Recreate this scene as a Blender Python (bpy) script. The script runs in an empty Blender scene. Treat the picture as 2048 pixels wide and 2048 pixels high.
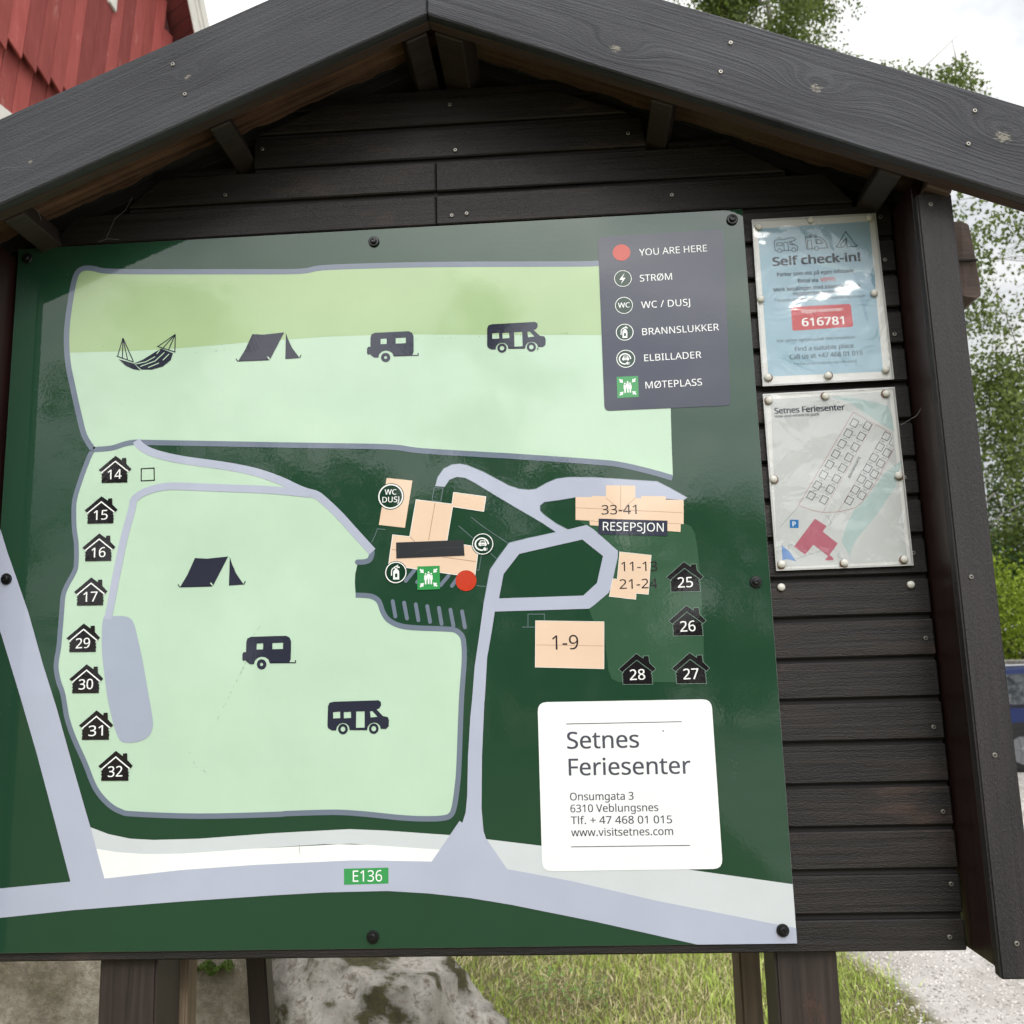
import bpy, bmesh, math, random
import numpy as np
from mathutils import Vector, Matrix, noise
from mathutils.geometry import tessellate_polygon

S = bpy.context.scene
COL = S.collection
R = math.radians
rng = random.Random(7)

# ------------------------------------------------------------------ camera
cam_d = bpy.data.cameras.new('camera')
cam = bpy.data.objects.new('camera', cam_d)
COL.objects.link(cam)
cr, cu, cf = Vector((0.997717, 0.061425, -0.028052)), Vector((0.038041, -0.168024, 0.985049)), Vector((-0.055793, 0.983867, 0.169977))
M4 = Matrix(((cr.x, cu.x, -cf.x, 0.9846), (cr.y, cu.y, -cf.y, -1.576), (cr.z, cu.z, -cf.z, 1.59), (0, 0, 0, 1)))
cam.matrix_world = M4
cam_d.sensor_width = 36
cam_d.sensor_fit = 'HORIZONTAL'
cam_d.lens = 36 * 1893 / 2048
cam_d.clip_start = 0.05
cam_d.clip_end = 2000
cam_d.dof.use_dof = True
cam_d.dof.focus_distance = 1.6
cam_d.dof.aperture_fstop = 9.0
S.camera = cam

# ------------------------------------------------------------------ sky, sun, exposure
SUN_EL, SUN_AZ = R(36), R(13)          # sun behind the camera, a little to the right, behind cloud
world = bpy.data.worlds.new('World')
S.world = world
world.use_nodes = True
nt = world.node_tree
bg = nt.nodes['Background']
sky = nt.nodes.new('ShaderNodeTexSky')
sky.sky_type = 'NISHITA'
sky.sun_disc = False
sky.sun_elevation = SUN_EL
sky.sun_rotation = R(180) - SUN_AZ
tc = nt.nodes.new('ShaderNodeTexCoord')
mp = nt.nodes.new('ShaderNodeMapping')
mp.inputs['Scale'].default_value = (1, 1, 1.8)
nt.links.new(tc.outputs['Generated'], mp.inputs['Vector'])
n1 = nt.nodes.new('ShaderNodeTexNoise')
n1.inputs['Scale'].default_value = 4.6
n1.inputs['Detail'].default_value = 7
n1.inputs['Roughness'].default_value = 0.55
nt.links.new(mp.outputs['Vector'], n1.inputs['Vector'])
rp = nt.nodes.new('ShaderNodeValToRGB')
e = rp.color_ramp.elements
e[0].position = 0.40; e[0].color = (17.0, 17.7, 18.6, 1)
e[1].position = 0.59; e[1].color = (26.0, 25.8, 25.2, 1)
nt.links.new(n1.outputs['Fac'], rp.inputs['Fac'])
mx = nt.nodes.new('ShaderNodeMix'); mx.data_type = 'RGBA'
mx.inputs[0].default_value = 0.9
nt.links.new(sky.outputs['Color'], mx.inputs[6])
nt.links.new(rp.outputs['Color'], mx.inputs[7])
# the veiled sun brightens the cloud round it
dt = nt.nodes.new('ShaderNodeVectorMath'); dt.operation = 'DOT_PRODUCT'
nt.links.new(tc.outputs['Generated'], dt.inputs[0])
dt.inputs[1].default_value = (math.sin(SUN_AZ) * math.cos(SUN_EL), -math.cos(SUN_AZ) * math.cos(SUN_EL), math.sin(SUN_EL))
g1 = nt.nodes.new('ShaderNodeMath'); g1.operation = 'SUBTRACT'; g1.inputs[1].default_value = 1.0
nt.links.new(dt.outputs['Value'], g1.inputs[0])
g2 = nt.nodes.new('ShaderNodeMath'); g2.operation = 'MULTIPLY'; g2.inputs[1].default_value = 8.5
nt.links.new(g1.outputs[0], g2.inputs[0])
g3 = nt.nodes.new('ShaderNodeMath'); g3.operation = 'EXPONENT'
nt.links.new(g2.outputs[0], g3.inputs[0])
g4 = nt.nodes.new('ShaderNodeMath'); g4.operation = 'MULTIPLY_ADD'; g4.inputs[1].default_value = 3.4; g4.inputs[2].default_value = 1.0
nt.links.new(g3.outputs[0], g4.inputs[0])
g5 = nt.nodes.new('ShaderNodeVectorMath'); g5.operation = 'SCALE'
nt.links.new(mx.outputs[2], g5.inputs[0]); nt.links.new(g4.outputs[0], g5.inputs['Scale'])
# an overcast sky is brighter overhead than at the horizon
sz = nt.nodes.new('ShaderNodeSeparateXYZ'); nt.links.new(tc.outputs['Generated'], sz.inputs[0])
z1 = nt.nodes.new('ShaderNodeMath'); z1.operation = 'MAXIMUM'; z1.inputs[1].default_value = 0.0
nt.links.new(sz.outputs[2], z1.inputs[0])
z2 = nt.nodes.new('ShaderNodeMath'); z2.operation = 'MULTIPLY_ADD'; z2.inputs[1].default_value = 1.0; z2.inputs[2].default_value = 0.6
nt.links.new(z1.outputs[0], z2.inputs[0])
g6 = nt.nodes.new('ShaderNodeVectorMath'); g6.operation = 'SCALE'
nt.links.new(g5.outputs[0], g6.inputs[0]); nt.links.new(z2.outputs[0], g6.inputs['Scale'])
nt.links.new(g6.outputs[0], bg.inputs['Color'])
bg.inputs['Strength'].default_value = 0.085

sun_d = bpy.data.lights.new('sun', 'SUN')
sun_d.energy = 1.1
sun_d.angle = R(11)
sun_d.color = (1.0, 0.96, 0.9)
sun = bpy.data.objects.new('sun', sun_d)
COL.objects.link(sun)
to_sun = Vector((math.sin(SUN_AZ) * math.cos(SUN_EL), -math.cos(SUN_AZ) * math.cos(SUN_EL), math.sin(SUN_EL)))
sun.rotation_euler = to_sun.to_track_quat('Z', 'Y').to_euler()
S.view_settings.view_transform = 'Standard'
S.view_settings.look = 'None'
S.view_settings.gamma = 1.0
S.view_settings.exposure = -0.80
try: S.view_settings.use_curve_mapping = False
except Exception: pass
S.cycles.max_bounces = 6
S.cycles.transparent_max_bounces = 12
S.cycles.sample_clamp_indirect = 8

# ------------------------------------------------------------------ helpers
def tag(o, label=None, cat=None, group=None, kind=None):
    if label: o['label'] = label
    if cat: o['category'] = cat
    if group: o['group'] = group
    if kind: o['kind'] = kind
    return o

def empty(name, loc=(0, 0, 0), rz=0):
    o = bpy.data.objects.new(name, None)
    o.empty_display_size = 0.1
    COL.objects.link(o); o.location = loc; o.rotation_euler = (0, 0, rz)
    return o

def link(name, me, parent=None, loc=None, rot=None):
    o = bpy.data.objects.new(name, me)
    COL.objects.link(o)
    if parent: o.parent = parent
    if loc is not None: o.location = loc
    if rot is not None: o.rotation_euler = rot
    return o

def mesh_np(name, v, f, mats, smooth=False, midx=None):
    """v (n,3), f (m,k) all faces the same size"""
    me = bpy.data.meshes.new(name)
    v = np.asarray(v, np.float32); f = np.asarray(f, np.int32)
    k = f.shape[1]
    me.vertices.add(len(v)); me.vertices.foreach_set('co', v.ravel())
    me.loops.add(f.size); me.loops.foreach_set('vertex_index', f.ravel())
    me.polygons.add(len(f)); me.polygons.foreach_set('loop_start', np.arange(0, f.size, k, dtype=np.int32))
    me.polygons.foreach_set('loop_total', np.full(len(f), k, np.int32))
    if smooth: me.polygons.foreach_set('use_smooth', np.ones(len(f), bool))
    if midx is not None: me.polygons.foreach_set('material_index', np.asarray(midx, np.int32))
    for m in (mats if isinstance(mats, (list, tuple)) else [mats]): me.materials.append(m)
    me.update(calc_edges=True); me.validate()
    return me

def bm_mesh(name, bm, mats, smooth=False):
    bmesh.ops.recalc_face_normals(bm, faces=bm.faces)
    me = bpy.data.meshes.new(name)
    bm.to_mesh(me); bm.free()
    for m in (mats if isinstance(mats, (list, tuple)) else [mats]): me.materials.append(m)
    if smooth:
        for p in me.polygons: p.use_smooth = True
    return me

def bevel(bm, w, seg=1):
    if w > 0:
        bmesh.ops.bevel(bm, geom=list(bm.edges), offset=w, segments=seg, affect='EDGES', clamp_overlap=True)

def box(name, parent, x0, x1, y0, y1, z0, z1, mat, bev=0.002, seg=1):
    c = Vector(((x0 + x1) / 2, (y0 + y1) / 2, (z0 + z1) / 2))
    bm = bmesh.new()
    bmesh.ops.create_cube(bm, size=1)
    bmesh.ops.scale(bm, vec=(x1 - x0, y1 - y0, z1 - z0), verts=bm.verts)
    bevel(bm, bev, seg)
    return link(name, bm_mesh(name, bm, mat), parent, c)

def prism(name, parent, poly, y0, y1, mat, ang=0.0, bev=0.002, cuts=0):
    """polygon in the x-z plane pushed through y0..y1; the mesh's own x axis runs along ang"""
    cx = sum(p[0] for p in poly) / len(poly); cz = sum(p[1] for p in poly) / len(poly)
    ca, sa = math.cos(ang), math.sin(ang)
    bm = bmesh.new()
    ring = []
    for y in (y0, y1):
        vs = []
        for x, z in poly:
            dx, dz = x - cx, z - cz
            vs.append(bm.verts.new((dx * ca + dz * sa, y - (y0 + y1) / 2, -dx * sa + dz * ca)))
        ring.append(vs)
    n = len(poly)
    bm.faces.new(ring[0]); bm.faces.new(ring[1][::-1])
    for i in range(n):
        j = (i + 1) % n
        bm.faces.new((ring[0][i], ring[0][j], ring[1][j], ring[1][i]))
    bmesh.ops.recalc_face_normals(bm, faces=bm.faces)
    bevel(bm, bev)
    o = link(name, bm_mesh(name, bm, mat), parent, (cx, (y0 + y1) / 2, cz), (0, -ang, 0))
    return o

def smooth_pts(P, closed=False, n=4):
    if len(P) < 3: return P
    out = []; m = len(P)
    rg = range(m) if closed else range(m - 1)
    for i in rg:
        p1, p2 = P[i], P[(i + 1) % m]
        p0 = P[i - 1] if (closed or i > 0) else p1
        p3 = P[(i + 2) % m] if (closed or i + 2 < m) else p2
        for k in range(n):
            t = k / n
            out.append(tuple(0.5 * (2 * p1[a] + (p2[a] - p0[a]) * t + (2 * p0[a] - 5 * p1[a] + 4 * p2[a] - p3[a]) * t * t + (3 * p1[a] - p0[a] - 3 * p2[a] + p3[a]) * t ** 3) for a in (0, 1)))
    if not closed: out.append(P[-1])
    return out

def tube(bm, p0, p1, r0, r1, n=6):
    p0, p1 = Vector(p0), Vector(p1)
    q = (p1 - p0).to_track_quat('Z', 'Y')
    a = []; b = []
    for i in range(n):
        t = 2 * math.pi * i / n
        d = q @ Vector((math.cos(t), math.sin(t), 0))
        a.append(bm.verts.new(p0 + d * r0)); b.append(bm.verts.new(p1 + d * r1))
    for i in range(n):
        j = (i + 1) % n
        bm.faces.new((a[i], a[j], b[j], b[i]))
    bm.faces.new(a[::-1]); bm.faces.new(b)

def lathe(bm, prof, n=16, axis='Y', origin=(0, 0, 0)):
    """prof: (radius, height) list; revolved about axis"""
    rings = []
    for r, h in prof:
        ring = []
        for i in range(n):
            t = 2 * math.pi * i / n
            c, s = math.cos(t) * r, math.sin(t) * r
            v = (c, h, s) if axis == 'Y' else (c, s, h)
            ring.append(bm.verts.new((v[0] + origin[0], v[1] + origin[1], v[2] + origin[2])))
        rings.append(ring)
    for a, b in zip(rings, rings[1:]):
        for i in range(n):
            j = (i + 1) % n
            bm.faces.new((a[i], a[j], b[j], b[i]))
    bm.faces.new(rings[0][::-1]); bm.faces.new(rings[-1])

# ------------------------------------------------------------------ materials
def new_mat(name):
    m = bpy.data.materials.new(name); m.use_nodes = True
    return m, m.node_tree, m.node_tree.nodes['Principled BSDF']

def N(t, kind, **kw):
    n = t.nodes.new(kind)
    for k, v in kw.items():
        if k in n.inputs: n.inputs[k].default_value = v
        else: setattr(n, k, v)
    return n

def math_n(t, op, a, b=None, c=None):
    n = t.nodes.new('ShaderNodeMath'); n.operation = op
    for i, v in enumerate((a, b, c)):
        if v is None: continue
        if isinstance(v, (int, float)): n.inputs[i].default_value = v
        else: t.links.new(v, n.inputs[i])
    return n.outputs[0]

def ramp(t, fac, stops):
    r = t.nodes.new('ShaderNodeValToRGB')
    el = r.color_ramp.elements
    el[0].position, el[0].color = stops[0][0], (*stops[0][1], 1)
    el[1].position, el[1].color = stops[-1][0], (*stops[-1][1], 1)
    for p, c in stops[1:-1]:
        q = el.new(p); q.color = (*c, 1)
    t.links.new(fac, r.inputs['Fac'])
    return r.outputs['Color']

def mixc(t, fac, a, b, mode='MIX'):
    m = t.nodes.new('ShaderNodeMix'); m.data_type = 'RGBA'; m.blend_type = mode
    for s, v in ((0, fac), (6, a), (7, b)):
        if isinstance(v, (int, float)): m.inputs[s].default_value = v
        elif isinstance(v, tuple): m.inputs[s].default_value = (*v, 1)
        else: t.links.new(v, m.inputs[s])
    return m.outputs[2]

def flat(name, col, rough=0.6, metal=0.0, bump=0.0, bscale=200.0, var=0.0, vscale=8.0, spec=0.5, coat=0.0):
    m, t, p = new_mat(name)
    p.inputs['Base Color'].default_value = (*col, 1)
    p.inputs['Roughness'].default_value = rough
    p.inputs['Metallic'].default_value = metal
    p.inputs['Specular IOR Level'].default_value = spec
    p.inputs['Coat Weight'].default_value = coat
    tcn = N(t, 'ShaderNodeTexCoord')
    if var > 0:
        nz = N(t, 'ShaderNodeTexNoise', Scale=vscale, Detail=6.0, Roughness=0.6)
        t.links.new(tcn.outputs['Object'], nz.inputs['Vector'])
        k = ramp(t, nz.outputs['Fac'], [(0.3, tuple(c * (1 - var) for c in col)), (0.7, tuple(min(1, c * (1 + var)) for c in col))])
        t.links.new(k, p.inputs['Base Color'])
    if bump > 0:
        nz = N(t, 'ShaderNodeTexNoise', Scale=bscale, Detail=4.0)
        t.links.new(tcn.outputs['Object'], nz.inputs['Vector'])
        b = N(t, 'ShaderNodeBump', Strength=1.0, Distance=bump)
        t.links.new(nz.outputs['Fac'], b.inputs['Height']); t.links.new(b.outputs['Normal'], p.inputs['Normal'])
    return m

def wood(name, dark, light, axis=0, rough=0.5, gscale=95.0, bump=0.0009, fine=0.5, knots=(), worn=None, worn_at=0.66, spec=0.5, crackle=0.0, checks=0.0, wave=0.018):
    """stained board: grain along the object's own axis 0 (x) or 2 (z); knots given in object space"""
    m, t, p = new_mat(name)
    tcn = N(t, 'ShaderNodeTexCoord'); sep = N(t, 'ShaderNodeSeparateXYZ')
    t.links.new(tcn.outputs['Object'], sep.inputs[0])
    L, A, B = (sep.outputs[0], sep.outputs[2], sep.outputs[1]) if axis == 0 else (sep.outputs[2], sep.outputs[0], sep.outputs[1])
    oi = N(t, 'ShaderNodeObjectInfo')
    off = math_n(t, 'MULTIPLY', oi.outputs['Random'], 37.0)
    # slow waviness of the grain
    cw = N(t, 'ShaderNodeCombineXYZ')
    t.links.new(math_n(t, 'MULTIPLY', L, 2.2), cw.inputs[0]); t.links.new(math_n(t, 'MULTIPLY', A, 9.0), cw.inputs[1]); t.links.new(off, cw.inputs[2])
    wn = N(t, 'ShaderNodeTexNoise', Scale=1.0, Detail=2.0)
    t.links.new(cw.outputs[0], wn.inputs['Vector'])
    g = math_n(t, 'ADD', A, math_n(t, 'MULTIPLY', wn.outputs['Fac'], wave))
    ring = None
    for kx, kz, s in knots:
        dx = math_n(t, 'SUBTRACT', L, kx); dz = math_n(t, 'SUBTRACT', A, kz)
        d2 = math_n(t, 'ADD', math_n(t, 'MULTIPLY', math_n(t, 'MULTIPLY', dx, dx), 0.16), math_n(t, 'MULTIPLY', dz, dz))
        w = math_n(t, 'EXPONENT', math_n(t, 'MULTIPLY', d2, -1.0 / (s * s)))
        g = math_n(t, 'ADD', g, math_n(t, 'MULTIPLY', w, s * 1.6))
        d3 = math_n(t, 'ADD', math_n(t, 'MULTIPLY', math_n(t, 'MULTIPLY', dx, dx), 0.5), math_n(t, 'MULTIPLY', dz, dz))
        wk = math_n(t, 'EXPONENT', math_n(t, 'MULTIPLY', d3, -1.0 / (s * s * 0.16)))
        ring = wk if ring is None else math_n(t, 'ADD', ring, wk)
    cg = N(t, 'ShaderNodeCombineXYZ')
    t.links.new(math_n(t, 'MULTIPLY', L, 3.2), cg.inputs[0])
    t.links.new(math_n(t, 'MULTIPLY', g, gscale * 2.2), cg.inputs[1])
    t.links.new(math_n(t, 'ADD', math_n(t, 'MULTIPLY', B, 120.0), off), cg.inputs[2])
    gn = N(t, 'ShaderNodeTexNoise', Scale=1.0, Detail=4.0, Roughness=0.62)
    t.links.new(cg.outputs[0], gn.inputs['Vector'])
    # rough sawn, painted over
    cf_ = N(t, 'ShaderNodeCombineXYZ')
    t.links.new(math_n(t, 'MULTIPLY', L, 160.0), cf_.inputs[0]); t.links.new(math_n(t, 'MULTIPLY', A, 420.0), cf_.inputs[1]); t.links.new(math_n(t, 'MULTIPLY', B, 300.0), cf_.inputs[2])
    fn = N(t, 'ShaderNodeTexNoise', Scale=1.0, Detail=5.0, Roughness=0.7)
    t.links.new(cf_.outputs[0], fn.inputs['Vector'])
    h = math_n(t, 'ADD', gn.outputs['Fac'], math_n(t, 'MULTIPLY', fn.outputs['Fac'], fine))
    if crackle:
        vo = N(t, 'ShaderNodeTexVoronoi', feature='DISTANCE_TO_EDGE', Scale=230.0)
        cv = N(t, 'ShaderNodeCombineXYZ')
        t.links.new(math_n(t, 'MULTIPLY', L, 0.6), cv.inputs[0]); t.links.new(A, cv.inputs[1]); t.links.new(B, cv.inputs[2])
        t.links.new(cv.outputs[0], vo.inputs['Vector'])
        h = math_n(t, 'ADD', h, math_n(t, 'MULTIPLY', math_n(t, 'MINIMUM', vo.outputs['Distance'], 0.2), crackle * 5))
    b = N(t, 'ShaderNodeBump', Strength=1.0, Distance=bump)
    t.links.new(h, b.inputs['Height']); t.links.new(b.outputs['Normal'], p.inputs['Normal'])
    # stain thickness varies in large patches and from board to board
    pn = N(t, 'ShaderNodeTexNoise', Scale=3.0, Detail=6.0, Roughness=0.65)
    pv = N(t, 'ShaderNodeCombineXYZ')
    t.links.new(L, pv.inputs[0]); t.links.new(math_n(t, 'MULTIPLY', A, 3.0), pv.inputs[1]); t.links.new(off, pv.inputs[2])
    t.links.new(pv.outputs[0], pn.inputs['Vector'])
    fac = math_n(t, 'ADD', math_n(t, 'MULTIPLY', gn.outputs['Fac'], 0.6), math_n(t, 'MULTIPLY', pn.outputs['Fac'], 0.5))
    col = ramp(t, fac, [(0.38, dark), (0.72, light)])
    if checks:
        ck_ = N(t, 'ShaderNodeCombineXYZ')
        t.links.new(math_n(t, 'MULTIPLY', L, 5.0), ck_.inputs[0]); t.links.new(math_n(t, 'MULTIPLY', g, 190.0), ck_.inputs[1]); t.links.new(off, ck_.inputs[2])
        cn = N(t, 'ShaderNodeTexNoise', Scale=1.0, Detail=1.0)
        t.links.new(ck_.outputs[0], cn.inputs['Vector'])
        cc_ = math_n(t, 'GREATER_THAN', math_n(t, 'ADD', cn.outputs['Fac'], math_n(t, 'MULTIPLY', fn.outputs['Fac'], 0.08)), checks)
        col = mixc(t, math_n(t, 'MULTIPLY', cc_, 0.7), col, (0.006, 0.005, 0.005))
    if worn:
        wf = math_n(t, 'MULTIPLY', math_n(t, 'ADD', pn.outputs['Fac'], math_n(t, 'MULTIPLY', fn.outputs['Fac'], 0.25)), 1.0)
        wm = ramp(t, wf, [(worn_at, (0, 0, 0)), (worn_at + 0.12, (1, 1, 1))])
        sx = N(t, 'ShaderNodeSeparateColor'); t.links.new(wm, sx.inputs[0])
        col = mixc(t, sx.outputs[0], col, worn)
    if ring is not None:
        rk = math_n(t, 'MULTIPLY', math_n(t, 'GREATER_THAN', math_n(t, 'MULTIPLY', ring, math_n(t, 'POWER', math_n(t, 'MULTIPLY', fn.outputs['Fac'], 2.0), 2.0)), 0.78), 0.55)
        col = mixc(t, rk, col, (0.36, 0.33, 0.25))
    hv = N(t, 'ShaderNodeHueSaturation')
    t.links.new(col, hv.inputs['Color'])
    t.links.new(math_n(t, 'ADD', 0.68, math_n(t, 'MULTIPLY', oi.outputs['Random'], 0.6)), hv.inputs['Value'])
    t.links.new(hv.outputs[0], p.inputs['Base Color'])
    rr = math_n(t, 'ADD', rough - 0.12, math_n(t, 'MULTIPLY', gn.outputs['Fac'], 0.25))
    t.links.new(rr, p.inputs['Roughness'])
    p.inputs['Specular IOR Level'].default_value = spec
    return m

def srgb(r, g, b):
    f = lambda c: (c / 255 / 12.92) if c / 255 <= 0.04045 else ((c / 255 + 0.055) / 1.055) ** 2.4
    return (f(r), f(g), f(b))

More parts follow.
